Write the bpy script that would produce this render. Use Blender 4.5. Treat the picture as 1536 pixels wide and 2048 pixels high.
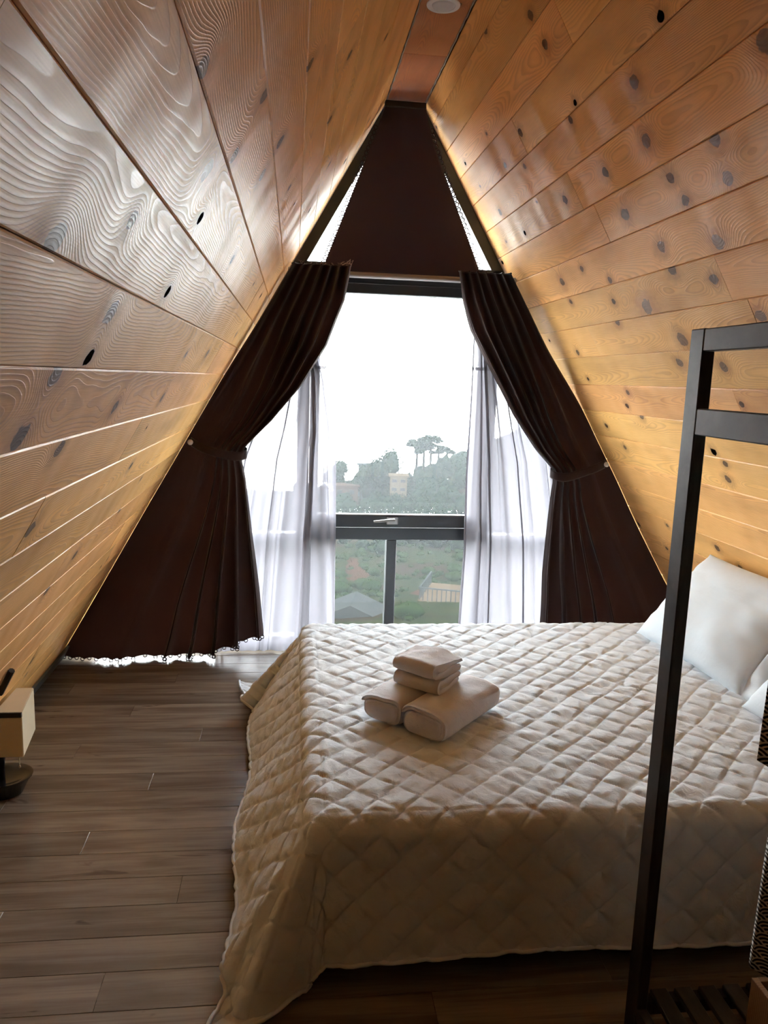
import bpy, math, random
import numpy as np
from mathutils import Matrix, Vector, noise as mnoise

for o in list(bpy.data.objects):
    bpy.data.objects.remove(o)
scn = bpy.context.scene
COL = scn.collection
rng = random.Random(11)

# ------------------------------------------------------------------ camera
F_PX, CAM_Z = 1543.0, 1.4
YAW, PITCH, ROLL = (math.radians(a) for a in (6.89, 9.74, 1.91))
def cam_axes():
    cy, sy, cp, sp = math.cos(YAW), math.sin(YAW), math.cos(PITCH), math.sin(PITCH)
    f = Vector((sy*cp, cy*cp, -sp)); r = Vector((cy, -sy, 0)); u = r.cross(f)
    c, s = math.cos(ROLL), math.sin(ROLL)
    return c*r+s*u, -s*r+c*u, f
CR, CU, CF = cam_axes()
cam_d = bpy.data.cameras.new('camera')
cam_d.sensor_fit = 'VERTICAL'; cam_d.sensor_height = 36.0
cam_d.lens = F_PX/2048*36.0
cam_d.clip_start = 0.02; cam_d.clip_end = 2000
cam = bpy.data.objects.new('camera', cam_d); COL.objects.link(cam)
cam.matrix_world = Matrix(((CR.x, CU.x, -CF.x, 0), (CR.y, CU.y, -CF.y, 0), (CR.z, CU.z, -CF.z, CAM_Z), (0, 0, 0, 1)))
scn.camera = cam

# ------------------------------------------------------------------ sky and exposure
SKY = 18.0
world = bpy.data.worlds.new('hazy_sky'); scn.world = world
world.use_nodes = True
wt = world.node_tree; wt.nodes.clear()
wo = wt.nodes.new('ShaderNodeOutputWorld'); wb = wt.nodes.new('ShaderNodeBackground')
tc = wt.nodes.new('ShaderNodeTexCoord'); sx = wt.nodes.new('ShaderNodeSeparateXYZ')
rp = wt.nodes.new('ShaderNodeValToRGB')
rp.color_ramp.elements[0].position = 0.0; rp.color_ramp.elements[0].color = (0.97, 0.99, 1.0, 1)
rp.color_ramp.elements[1].position = 0.85; rp.color_ramp.elements[1].color = (0.36, 0.40, 0.44, 1)   # the haze glows brightest low over the valley
e_ = rp.color_ramp.elements.new(0.35); e_.color = (0.76, 0.80, 0.83, 1)
wt.links.new(tc.outputs['Generated'], sx.inputs[0]); wt.links.new(sx.outputs['Z'], rp.inputs[0])
wt.links.new(rp.outputs[0], wb.inputs[0]); wb.inputs[1].default_value = SKY
wt.links.new(wb.outputs[0], wo.inputs[0])
vs = scn.view_settings
vs.view_transform = 'Standard'; vs.look = 'None'; vs.gamma = 1.0; vs.use_curve_mapping = False
vs.exposure = 0.78
scn.cycles.max_bounces = 12; scn.cycles.diffuse_bounces = 7; scn.cycles.transparent_max_bounces = 10

# ------------------------------------------------------------------ room constants (metres)
D = 3.92                 # inner face of the window wall
YB = -3.2                # wall behind the viewer
LX, LT = -1.124, 0.572   # left slope: x = LX + LT*z
RX, RT = 2.187, 0.59     # right slope: x = RX - RT*z
ZR = 2.69                # flat ridge strip
def wl(z): return LX+LT*z
def wr(z): return RX-RT*z

# ------------------------------------------------------------------ helpers
def ray(px, py):
    return CR*((px-768)/F_PX)+CU*((1024-py)/F_PX)+CF
def at_y(px, py, y):      # the point seen at a photograph pixel, at a known distance
    d = ray(px, py); return Vector((0, 0, CAM_Z))+d*(y/d.y)
def on_left(px, py):
    d = ray(px, py); n = Vector((1, 0, -LT)); c = Vector((0, 0, CAM_Z))
    return c+d*((LX-n.dot(c))/n.dot(d))
def on_right(px, py):
    d = ray(px, py); n = Vector((1, 0, RT)); c = Vector((0, 0, CAM_Z))
    return c+d*((RX-n.dot(c))/n.dot(d))

def empty(name, loc=(0, 0, 0), rz=0.0):
    o = bpy.data.objects.new(name, None); COL.objects.link(o)
    o.location = loc; o.rotation_euler = (0, 0, rz); o.empty_display_size = 0.05
    return o
def tag(o, label=None, cat=None, group=None, kind=None):
    if label: o['label'] = label
    if cat: o['category'] = cat
    if group: o['group'] = group
    if kind: o['kind'] = kind
    return o
def mesh_obj(name, verts, faces, mat, parent=None, smooth=False):
    me = bpy.data.meshes.new(name)
    me.from_pydata([tuple(v) for v in verts], [], faces)
    me.validate(); me.update()
    if smooth: me.polygons.foreach_set('use_smooth', [True]*len(me.polygons))
    if mat: me.materials.append(mat)
    o = bpy.data.objects.new(name, me); COL.objects.link(o)
    if parent: o.parent = parent
    return o
class MB:
    """collects shapes, builds one mesh"""
    def __init__(s): s.v = []; s.f = []
    def add(s, v, f):
        n = len(s.v); s.v += [tuple(p) for p in v]; s.f += [tuple(i+n for i in q) for q in f]
    def box(s, x0, x1, y0, y1, z0, z1, b=0.0):
        if b <= 0:
            s.add([(x0,y0,z0),(x1,y0,z0),(x1,y1,z0),(x0,y1,z0),(x0,y0,z1),(x1,y0,z1),(x1,y1,z1),(x0,y1,z1)],
                  [(0,3,2,1),(4,5,6,7),(0,1,5,4),(1,2,6,5),(2,3,7,6),(3,0,4,7)])
            return
        v = []; f = []
        cs = [(x, y, z) for z in (0, 1) for y in (0, 1) for x in (0, 1)]
        idx = {}
        X, Y, Z = (x0, x1), (y0, y1), (z0, z1)
        for c in cs:
            for ax in range(3):
                p = [X[c[0]], Y[c[1]], Z[c[2]]]
                for k in range(3):
                    if k != ax: p[k] += b if c[k] == 0 else -b
                idx[(c, ax)] = len(v); v.append(tuple(p))
        for ax in range(3):
            o1, o2 = [k for k in range(3) if k != ax]
            for s_ in (0, 1):
                q = []
                for a1, a2 in ((0,0),(1,0),(1,1),(0,1)):
                    c = [0,0,0]; c[ax] = s_; c[o1] = a1; c[o2] = a2
                    q.append(idx[(tuple(c), ax)])
                f.append(tuple(q))
        for ax in range(3):
            o1, o2 = [k for k in range(3) if k != ax]
            for a1 in (0, 1):
                for a2 in (0, 1):
                    c0 = [0,0,0]; c0[o1] = a1; c0[o2] = a2; c1 = c0[:]; c1[ax] = 1
                    c0, c1 = tuple(c0), tuple(c1)
                    f.append((idx[(c0,o1)], idx[(c1,o1)], idx[(c1,o2)], idx[(c0,o2)]))
        for c in cs: f.append((idx[(c,0)], idx[(c,1)], idx[(c,2)]))
        s.add(v, f)
    def prism(s, poly, y0, y1):
        """poly of (x,z) extruded along y"""
        n = len(poly)
        v = [(x, y0, z) for x, z in poly]+[(x, y1, z) for x, z in poly]
        f = [tuple(range(n)), tuple(range(2*n-1, n-1, -1))]
        for i in range(n): f.append((i, (i+1) % n, n+(i+1) % n, n+i))
        s.add(v, f)
    def tube(s, pts, r, n=8, closed=False):
        pts = [Vector(p) for p in pts]; rings = []; m = len(pts)
        rr = r if isinstance(r, (list, tuple)) else [r]*m
        for i, p in enumerate(pts):
            if closed: t = pts[(i+1) % m]-pts[i-1]
            else: t = pts[min(i+1, m-1)]-pts[max(i-1, 0)]
            t.normalize()
            a = Vector((0, 0, 1)) if abs(t.z) < .9 else Vector((1, 0, 0))
            e1 = t.cross(a).normalized(); e2 = t.cross(e1)
            rings.append([p+e1*(rr[i]*math.cos(2*math.pi*k/n))+e2*(rr[i]*math.sin(2*math.pi*k/n)) for k in range(n)])
        v = [q for r_ in rings for q in r_]; f = []
        for i in range(m if closed else m-1):
            j = (i+1) % m
            for k in range(n): f.append((i*n+k, i*n+(k+1) % n, j*n+(k+1) % n, j*n+k))
        if not closed: f += [tuple(range(n-1, -1, -1)), tuple((m-1)*n+k for k in range(n))]
        s.add(v, f)
    def lathe(s, prof, c=(0, 0, 0), n=24, sx=1.0, sy=1.0):
        v = []; f = []
        for (r, z) in prof:
            for k in range(n):
                a = 2*math.pi*k/n; v.append((c[0]+sx*r*math.cos(a), c[1]+sy*r*math.sin(a), c[2]+z))
        for i in range(len(prof)-1):
            for k in range(n): f.append((i*n+k, i*n+(k+1) % n, (i+1)*n+(k+1) % n, (i+1)*n+k))
        f += [tuple(range(n-1, -1, -1)), tuple((len(prof)-1)*n+k for k in range(n))]
        s.add(v, f)
    def grid(s, P):
        """P: list of rows of points"""
        h = len(P); w = len(P[0])
        s.add([p for r in P for p in r], [(i*w+j, i*w+j+1, (i+1)*w+j+1, (i+1)*w+j) for i in range(h-1) for j in range(w-1)])
    def build(s, name, mat, parent=None, smooth=False):
        return mesh_obj(name, s.v, s.f, mat, parent, smooth)
def auto_smooth(o, deg=40):
    me = o.data
    me.polygons.foreach_set('use_smooth', [True]*len(me.polygons))
    try: me.set_sharp_from_angle(angle=math.radians(deg))
    except Exception: pass
    return o
def sm(a, b, x):
    t = min(1.0, max(0.0, (x-a)/(b-a))); return t*t*(3-2*t)
def interp(xs, ys, x):
    return float(np.interp(x, xs, ys))

# ------------------------------------------------------------------ materials
class G:
    """tiny node graph writer"""
    def __init__(s, name):
        s.m = bpy.data.materials.new(name); s.m.use_nodes = True
        s.t = s.m.node_tree; s.t.nodes.clear()
        s.out = s.t.nodes.new('ShaderNodeOutputMaterial')
    def n(s, typ, **kw):
        nd = s.t.nodes.new('ShaderNode'+typ)
        for k, v in kw.items(): setattr(nd, k, v)
        return nd
    def put(s, sock, v):
        if isinstance(v, bpy.types.NodeSocket): s.t.links.new(v, sock)
        elif v is not None:
            if isinstance(v, (tuple, list)) and len(v) == 3 and len(sock.default_value) == 4: v = (*v, 1)
            sock.default_value = v
    def ma(s, op, a, b=None, c=None, clamp=False):
        nd = s.n('Math', operation=op, use_clamp=clamp)
        s.put(nd.inputs[0], a)
        if b is not None: s.put(nd.inputs[1], b)
        if c is not None: s.put(nd.inputs[2], c)
        return nd.outputs[0]
    def vm(s, op, a, b=None):
        nd = s.n('VectorMath', operation=op); s.put(nd.inputs[0], a)
        if b is not None: s.put(nd.inputs[1], b)
        return nd.outputs[1] if op in ('LENGTH', 'DISTANCE', 'DOT_PRODUCT') else nd.outputs[0]
    def xyz(s, x, y, z):
        nd = s.n('CombineXYZ')
        for i, v in enumerate((x, y, z)): s.put(nd.inputs[i], v)
        return nd.outputs[0]
    def sep(s, v):
        nd = s.n('SeparateXYZ'); s.put(nd.inputs[0], v); return nd.outputs
    def noise(s, vec, scale=5, detail=2, rough=.5, dist=0.0):
        nd = s.n('TexNoise'); s.put(nd.inputs['Vector'], vec)
        nd.inputs['Scale'].default_value = scale; nd.inputs['Detail'].default_value = detail
        nd.inputs['Roughness'].default_value = rough; nd.inputs['Distortion'].default_value = dist
        return nd.outputs['Fac']
    def ss(s, lo, hi, x):
        nd = s.n('MapRange', interpolation_type='SMOOTHSTEP'); s.put(nd.inputs[0], x)
        nd.inputs[1].default_value = lo; nd.inputs[2].default_value = hi
        return nd.outputs[0]
    def mix(s, fac, a, b, blend='MIX'):
        nd = s.n('Mix', data_type='RGBA', blend_type=blend)
        s.put(nd.inputs[0], fac); s.put(nd.inputs[6], a); s.put(nd.inputs[7], b)
        return nd.outputs[2]
    def coord(s, kind='Object'): return s.n('TexCoord').outputs[kind]
    def rand(s): return s.n('ObjectInfo').outputs['Random']
    def bump(s, h, strength=.3, dist=.005, normal=None):
        nd = s.n('Bump'); nd.inputs['Strength'].default_value = strength; nd.inputs['Distance'].default_value = dist
        s.put(nd.inputs['Height'], h)
        if normal: s.put(nd.inputs['Normal'], normal)
        return nd.outputs[0]
    def bsdf(s, color, rough=.5, normal=None, metal=0.0, spec=.5, **kw):
        nd = s.n('BsdfPrincipled')
        s.put(nd.inputs['Base Color'], color); s.put(nd.inputs['Roughness'], rough)
        nd.inputs['Metallic'].default_value = metal; nd.inputs['Specular IOR Level'].default_value = spec  # may be linked below
        if normal: s.put(nd.inputs['Normal'], normal)
        for k, v in kw.items(): s.put(nd.inputs[k.replace('_', ' ')], v)
        return nd.outputs[0]
    def done(s, shader):
        s.t.links.new(shader, s.out.inputs[0]); return s.m

def plain(name, color, rough=.5, metal=0.0, spec=.5, nscale=40, nstr=.1, var=.15, **kw):
    g = G(name); c = g.coord()
    n = g.noise(c, nscale, 3)
    col = g.mix(g.ma('MULTIPLY', n, var), color, tuple(x*.45 for x in color))
    return g.done(g.bsdf(col, rough, g.bump(n, nstr, .003), metal, spec, **kw))

NK = 5
def pine(name, light, dark, rough=.47, relief=.5, tint=.34):
    """varnished knotty pine: tree rings cut lengthwise, bent around knots listed on each board"""
    g = G(name); c = g.coord(); u, v, w = g.sep(c); r = g.rand()
    r100 = g.ma('MULTIPLY', r, 97.0)
    n1 = g.noise(g.xyz(g.ma('MULTIPLY', u, 1.3), g.ma('MULTIPLY', v, 3.0), r100), 1.0, 1)
    n2 = g.noise(g.xyz(g.ma('MULTIPLY', u, .9), g.ma('MULTIPLY', v, .5), g.ma('ADD', r100, 31.0)), 1.0, 1)
    n3 = g.noise(g.xyz(g.ma('MULTIPLY', u, 9.0), g.ma('MULTIPLY', v, 20.0), r100), 1.0, 1)
    n4 = g.noise(g.xyz(g.ma('MULTIPLY', u, 50.0), g.ma('MULTIPLY', v, 60.0), r100), 1.0, 1)
    wob = g.ma('ADD', g.ma('MULTIPLY_ADD', n3, .7, .30), g.ma('MULTIPLY', n4, .7))
    swirl = None; knot = None; hole = None; halo = None
    for i in range(NK):
        at = g.n('Attribute', attribute_type='OBJECT', attribute_name='knot_%d' % (i+1))
        ks = g.sep(at.outputs['Vector'])
        du = g.ma('MULTIPLY', g.ma('SUBTRACT', u, ks[0]), .8); dv = g.ma('SUBTRACT', v, ks[1])
        q2 = g.ma('DIVIDE', g.ma('MULTIPLY_ADD', du, du, g.ma('MULTIPLY', dv, dv)), g.ma('MULTIPLY', ks[2], ks[2]))
        gs = g.ma('EXPONENT', g.ma('MULTIPLY', q2, -.16))
        d = g.ma('MULTIPLY', g.ma('SQRT', q2), wob)
        sw = g.ma('MULTIPLY', gs, g.ma('MULTIPLY', ks[2], 2.2))
        k = g.ss(1.0, .84, d)
        hl = g.ss(3.0, .9, d)
        h = g.ma('MULTIPLY', k, at.outputs['Alpha'])
        swirl = sw if swirl is None else g.ma('ADD', swirl, sw)
        knot = k if knot is None else g.ma('MAXIMUM', knot, k)
        halo = hl if halo is None else g.ma('MAXIMUM', halo, hl)
        hole = h if hole is None else g.ma('MAXIMUM', hole, h)
    vv = g.ma('ADD', g.ma('ADD', v, g.ma('MULTIPLY_ADD', r, .16, -.08)), g.ma('MULTIPLY_ADD', n1, .07, -.035))
    hh = g.ma('MULTIPLY_ADD', n2, .20, -.06)
    R = g.ma('SQRT', g.ma('ADD', g.ma('MULTIPLY', vv, vv), g.ma('MULTIPLY', hh, hh)))
    R = g.ma('ADD', R, swirl)
    R = g.ma('ADD', R, g.ma('MULTIPLY', n3, .006))
    freq = g.ma('MULTIPLY_ADD', g.ma('FRACT', g.ma('MULTIPLY', r, 7.3)), 95.0, 165.0)
    t = g.ma('FRACT', g.ma('MULTIPLY', R, freq))
    ring = g.ma('MULTIPLY', g.ss(.25, .86, t), g.ss(1.0, .92, t))
    fib = g.noise(g.xyz(g.ma('MULTIPLY', u, 14.0), g.ma('MULTIPLY', v, 420.0), r100), 1.0, 0)
    blot = g.noise(g.xyz(g.ma('MULTIPLY', u, 2.0), g.ma('MULTIPLY', v, 9.0), g.ma('ADD', r100, 7.0)), 1.0, 3)
    fade = g.ma('MULTIPLY_ADD', blot, .9, .15)
    col = g.mix(g.ma('MULTIPLY', ring, g.ma('MULTIPLY', fade, .85), clamp=True), light, dark)
    col = g.mix(g.ma('MULTIPLY', g.ss(.35, .75, fib), .16), col, dark)
    col = g.mix(g.ma('MULTIPLY', g.ss(.42, .75, blot), tint), col, tuple(x*.55 for x in dark))
    col = g.mix(g.ma('MULTIPLY', g.ma('SUBTRACT', halo, knot, clamp=True), .46), col, (dark[0]*.6, dark[1]*.5, dark[2]*.5))
    kr = g.ma('MULTIPLY_ADD', g.ma('SINE', g.ma('MULTIPLY', R, 900.0)), .25, .55)
    kcol = g.mix(kr, (.085, .042, .020), (.17, .095, .055))
    col = g.mix(g.ma('MULTIPLY', knot, .88), col, kcol)
    col = g.mix(hole, col, (.006, .004, .003))
    hs = g.n('HueSaturation'); g.put(hs.inputs['Color'], col)
    g.put(hs.inputs['Value'], g.ma('MULTIPLY_ADD', g.ma('FRACT', g.ma('MULTIPLY', r, 13.7)), .30, .85))
    g.put(hs.inputs['Hue'], g.ma('MULTIPLY_ADD', g.ma('FRACT', g.ma('MULTIPLY', r, 5.1)), .014, .493))
    wave = g.noise(g.xyz(g.ma('MULTIPLY', u, 5.0), g.ma('MULTIPLY', v, 2.6), r100), 1.0, 1)
    nrm = g.bump(wave, .8, .022)
    hgt = g.ma('MULTIPLY_ADD', ring, relief, g.ma('MULTIPLY', fib, .25))
    nrm = g.bump(hgt, .5, .0011, nrm)
    ro = g.ma('MULTIPLY_ADD', ring, -.08, g.ma('MULTIPLY_ADD', blot, .12, rough))
    return g.done(g.bsdf(hs.outputs[0], ro, nrm, spec=.45, Specular_IOR_Level=g.ma('MULTIPLY_ADD', hole, -.42, .42)))

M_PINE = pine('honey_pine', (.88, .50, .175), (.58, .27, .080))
M_CEIL = pine('shaded_pine', (.55, .20, .075), (.32, .10, .035))  # pine for the ridge strip, its dimmer light put into a darker, redder colour

def laminate():
    g = G('grey_oak_laminate'); c = g.coord(); u, v, w = g.sep(c); r = g.rand(); r100 = g.ma('MULTIPLY', r, 83.0)
    a = g.noise(g.xyz(g.ma('MULTIPLY', u, 1.6), g.ma('MULTIPLY', v, 16.0), r100), 1.0, 4, .6, .4)
    b = g.noise(g.xyz(g.ma('MULTIPLY', u, 5.0), g.ma('MULTIPLY', v, 160.0), r100), 1.0, 3)
    k = g.noise(g.xyz(g.ma('MULTIPLY', u, 3.0), g.ma('MULTIPLY', v, 14.0), g.ma('ADD', r100, 11.0)), 1.0, 3, .6, 1.2)
    col = g.mix(g.ss(.35, .68, a), (.24, .195, .152), (.13, .098, .072))
    col = g.mix(g.ma('MULTIPLY', g.ss(.4, .8, b), .35), col, (.09, .06, .042))
    col = g.mix(g.ma('MULTIPLY', g.ss(.66, .74, k), .75), col, (.045, .028, .019))
    hs = g.n('HueSaturation'); g.put(hs.inputs['Color'], col)
    g.put(hs.inputs['Value'], g.ma('MULTIPLY_ADD', g.ma('FRACT', g.ma('MULTIPLY', r, 9.7)), .34, .83))
    nrm = g.bump(b, .12, .0006)
    return g.done(g.bsdf(hs.outputs[0], g.ma('MULTIPLY_ADD', b, .12, .16), nrm, spec=.5))
M_FLOOR = laminate()

def fabric(name, color, rough=.9, transl=.0, tcol=None, scale=700, bump=.25, sheen=.3, big=0.0):
    g = G(name); c = g.coord()
    n = g.noise(c, scale, 2); n2 = g.noise(c, 18, 3)
    col = g.mix(g.ma('MULTIPLY', n2, .25), color, tuple(x*.72 for x in color))
    nr = g.bump(n, bump, .0012)
    if big: nr = g.bump(g.noise(c, 38, 3, .55, .8), big, .006, nr)
    sh = g.bsdf(col, rough, nr, spec=.15, Sheen_Weight=sheen)
    if transl:
        tl = g.n('BsdfTranslucent'); g.put(tl.inputs[0], tcol or color)
        mx = g.n('MixShader'); mx.inputs[0].default_value = transl
        g.t.links.new(sh, mx.inputs[1]); g.t.links.new(tl.outputs[0], mx.inputs[2]); sh = mx.outputs[0]
    return g.done(sh)
M_CURT = fabric('brown_curtain_cloth', (.025, .0100, .0088), .85, .006, (.30, .09, .055), 900, .2, .25)
M_BLIND = fabric('dark_blind_cloth', (.055, .036, .040), .9, .16, (.11, .07, .085), 900, .2, .2)
M_QUILT = fabric('pale_quilt_cotton', (.66, .72, .775), .85, 0, None, 900, .25, .25, big=.42)
M_PILLOW = fabric('white_pillow_cotton', (.68, .755, .81), .8, 0, None, 900, .15, .2, big=.18)
M_TOWEL = fabric('terry_cotton', (.60, .585, .61), .95, 0, None, 420, 1.0, .5, big=.3)
M_BLACKCLOTH = fabric('bed_base_cloth', (.018, .016, .016), .9)

def sheer_mat():
    g = G('sheer_voile'); c = g.coord()
    x, y, z = g.sep(c)
    n = g.noise(g.xyz(g.ma('MULTIPLY', x, 900.0), 0.0, g.ma('MULTIPLY', z, 900.0)), 1.0, 1)
    lw = g.n('LayerWeight'); lw.inputs[0].default_value = .45
    fac = g.ma('ADD', g.ma('MULTIPLY', lw.outputs['Facing'], .30), g.ma('MULTIPLY_ADD', n, .10, .78), clamp=True)
    tr = g.n('BsdfTransparent'); tr.inputs[0].default_value = (1, 1, 1, 1)
    df = g.n('BsdfDiffuse'); df.inputs[0].default_value = (.26, .25, .28, 1)
    tl = g.n('BsdfTranslucent'); tl.inputs[0].default_value = (.26, .25, .28, 1)
    m1 = g.n('MixShader'); m1.inputs[0].default_value = .5
    g.t.links.new(df.outputs[0], m1.inputs[1]); g.t.links.new(tl.outputs[0], m1.inputs[2])
    m2 = g.n('MixShader'); g.put(m2.inputs[0], fac)
    g.t.links.new(tr.outputs[0], m2.inputs[1]); g.t.links.new(m1.outputs[0], m2.inputs[2])
    return g.done(m2.outputs[0])
M_SHEER = sheer_mat()

def glass_mat():
    g = G('window_glass')
    tr = g.n('BsdfTransparent'); tr.inputs[0].default_value = (.97, .985, .98, 1)
    gl = g.n('BsdfGlossy'); gl.inputs['Roughness'].default_value = .01
    fr = g.n('Fresnel'); fr.inputs[0].default_value = 1.45
    mx = g.n('MixShader'); g.put(mx.inputs[0], g.ma('MULTIPLY', fr.outputs[0], .25))
    g.t.links.new(tr.outputs[0], mx.inputs[1]); g.t.links.new(gl.outputs[0], mx.inputs[2])
    return g.done(mx.outputs[0])
M_GLASS = glass_mat()
M_ALU = plain('dark_window_aluminium', (.024, .028, .032), .38, 0.0, .5, 60, .04)
M_CHROME = plain('brushed_steel', (.36, .35, .34), .28, 1.0, .5, 80, .02)
M_ROD = plain('grey_rod_paint', (.30, .28, .28), .45, 0.0, .5, 60, .05)
M_WHITE = plain('white_plastic', (.78, .76, .74), .4, 0.0, .5, 50, .03)
M_LENS = plain('lamp_diffuser', (.62, .60, .58), .6, 0.0, .4, 50, .03)
M_SEAL = plain('grey_sealant', (.42, .37, .32), .7, 0.0, .3, 120, .6, .5)
M_SKIRT = plain('slate_baseboard_paint', (.10, .115, .11), .5, 0.0, .4, 50, .05)
M_CREAM = fabric('cream_lamp_cloth', (.72, .62, .44), .85, .12, (.7, .55, .35), 800, .3, .2)
M_DARKTRIM = plain('dark_brown_trim', (.022, .013, .010), .6)
M_BLACKGLOSS = plain('black_lacquer', (.010, .009, .009), .16, 0.0, .6, 30, .05)
M_BRASS = plain('aged_chain_metal', (.32, .24, .14), .4, 1.0)
M_LACE = plain('dark_lace_thread', (.035, .020, .020), .9, 0.0, .2, 200, .2)
M_THREAD = plain('pale_frayed_thread', (.42, .34, .30), .9, 0.0, .2, 200, .2)
M_BACK = plain('rear_wall_board', (.20, .11, .05), .5, 0.0, .4, 12, .1, .4)

def dark_wood():
    g = G('dark_stained_wood'); c = g.coord(); x, y, z = g.sep(c)
    n = g.noise(g.xyz(g.ma('MULTIPLY', x, 90.0), g.ma('MULTIPLY', y, 14.0), g.ma('MULTIPLY', z, 14.0)), 1.0, 4, .6)
    w = g.noise(c, 22, 4, .65)
    col = g.mix(g.ss(.35, .7, n), (.016, .009, .0075), (.032, .022, .018))
    col = g.mix(g.ma('MULTIPLY', g.ss(.66, .80, w), .22), col, (.13, .12, .11))
    return g.done(g.bsdf(col, g.ma('MULTIPLY_ADD', w, .25, .28), g.bump(n, .25, .001), spec=.28))
M_RACK = dark_wood()

def wave_cloth():
    """black cotton printed with overlapping concentric wave arcs"""
    g = G('black_wave_print_cotton'); c = g.coord(); x, y, z = g.sep(c)
    S = .052; Rr = S/2; row = Rr/2
    r1 = g.ma('FLOOR', g.ma('DIVIDE', z, row))
    def dist(rw):
        off = g.ma('MULTIPLY', g.ma('FLOORED_MODULO', rw, 2.0), .5)
        xc = g.ma('ADD', g.ma('ROUND', g.ma('SUBTRACT', g.ma('DIVIDE', x, S), off)), off)
        dx = g.ma('SUBTRACT', x, g.ma('MULTIPLY', xc, S)); dz = g.ma('SUBTRACT', z, g.ma('MULTIPLY', rw, row))
        return g.ma('SQRT', g.ma('ADD', g.ma('MULTIPLY', dx, dx), g.ma('MULTIPLY', dz, dz)))
    d0 = dist(g.ma('SUBTRACT', r1, 1.0)); d1 = dist(r1)
    use0 = g.ma('LESS_THAN', d0, Rr)
    d = g.ma('ADD', g.ma('MULTIPLY', use0, d0), g.ma('MULTIPLY', g.ma('SUBTRACT', 1.0, use0), d1))
    st = g.ma('FRACT', g.ma('DIVIDE', d, Rr/4))
    line = g.ss(.52, .62, st)
    n = g.noise(c, 900, 2)
    col = g.mix(line, (.014, .012, .012), (.50, .47, .43))
    return g.done(g.bsdf(col, .85, g.bump(n, .2, .001), spec=.15))
M_ROBE = wave_cloth()
# ================================================================== the shell
def slab(name, poly, y0, y1, mat, kind='structure'):
    b = MB(); b.prism(poly, y0, y1); return tag(b.build(name, mat), kind=kind)

BT = .020      # board thickness
def board_mesh(name, L, W, T=BT, ch=.0023, dp=.0026):
    """board lying in x (length), y (width), front face at z=0 with chamfered long edges"""
    h, w = L/2, W/2-.0006
    prof = [(-w, -T), (-w, -dp), (-w+ch, 0), (w-ch, 0), (w, -dp), (w, -T)]
    v = [(-h, y, z) for y, z in prof]+[(h, y, z) for y, z in prof]
    n = len(prof)
    f = [tuple(range(n-1, -1, -1)), tuple(range(n, 2*n))]
    for i in range(n): f.append((i, (i+1) % n, n+(i+1) % n, n+i))
    me = bpy.data.meshes.new(name); me.from_pydata(v, [], f); me.update()
    return me
_bm = {}
def board(name, parent, mat, L, W, origin, ax, ay, az, knots=()):
    key = (round(L, 3), round(W, 3), mat.name)
    if key not in _bm:
        _bm[key] = board_mesh(name, L, W); _bm[key].materials.append(mat)
    o = bpy.data.objects.new(name, _bm[key]); COL.objects.link(o)
    m = Matrix.Identity(4)
    for i, a in enumerate((ax, ay, az)):
        for k in range(3): m[k][i] = a[k]
    for k in range(3): m[k][3] = origin[k]
    o.parent = parent; o.matrix_world = m
    ks = list(knots)[:NK]
    while len(ks) < NK: ks.append((50.0+len(ks), 50.0, .001, 0.0))
    for i, k in enumerate(ks): o['knot_%d' % (i+1)] = [float(q) for q in k]
    return o

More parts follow.
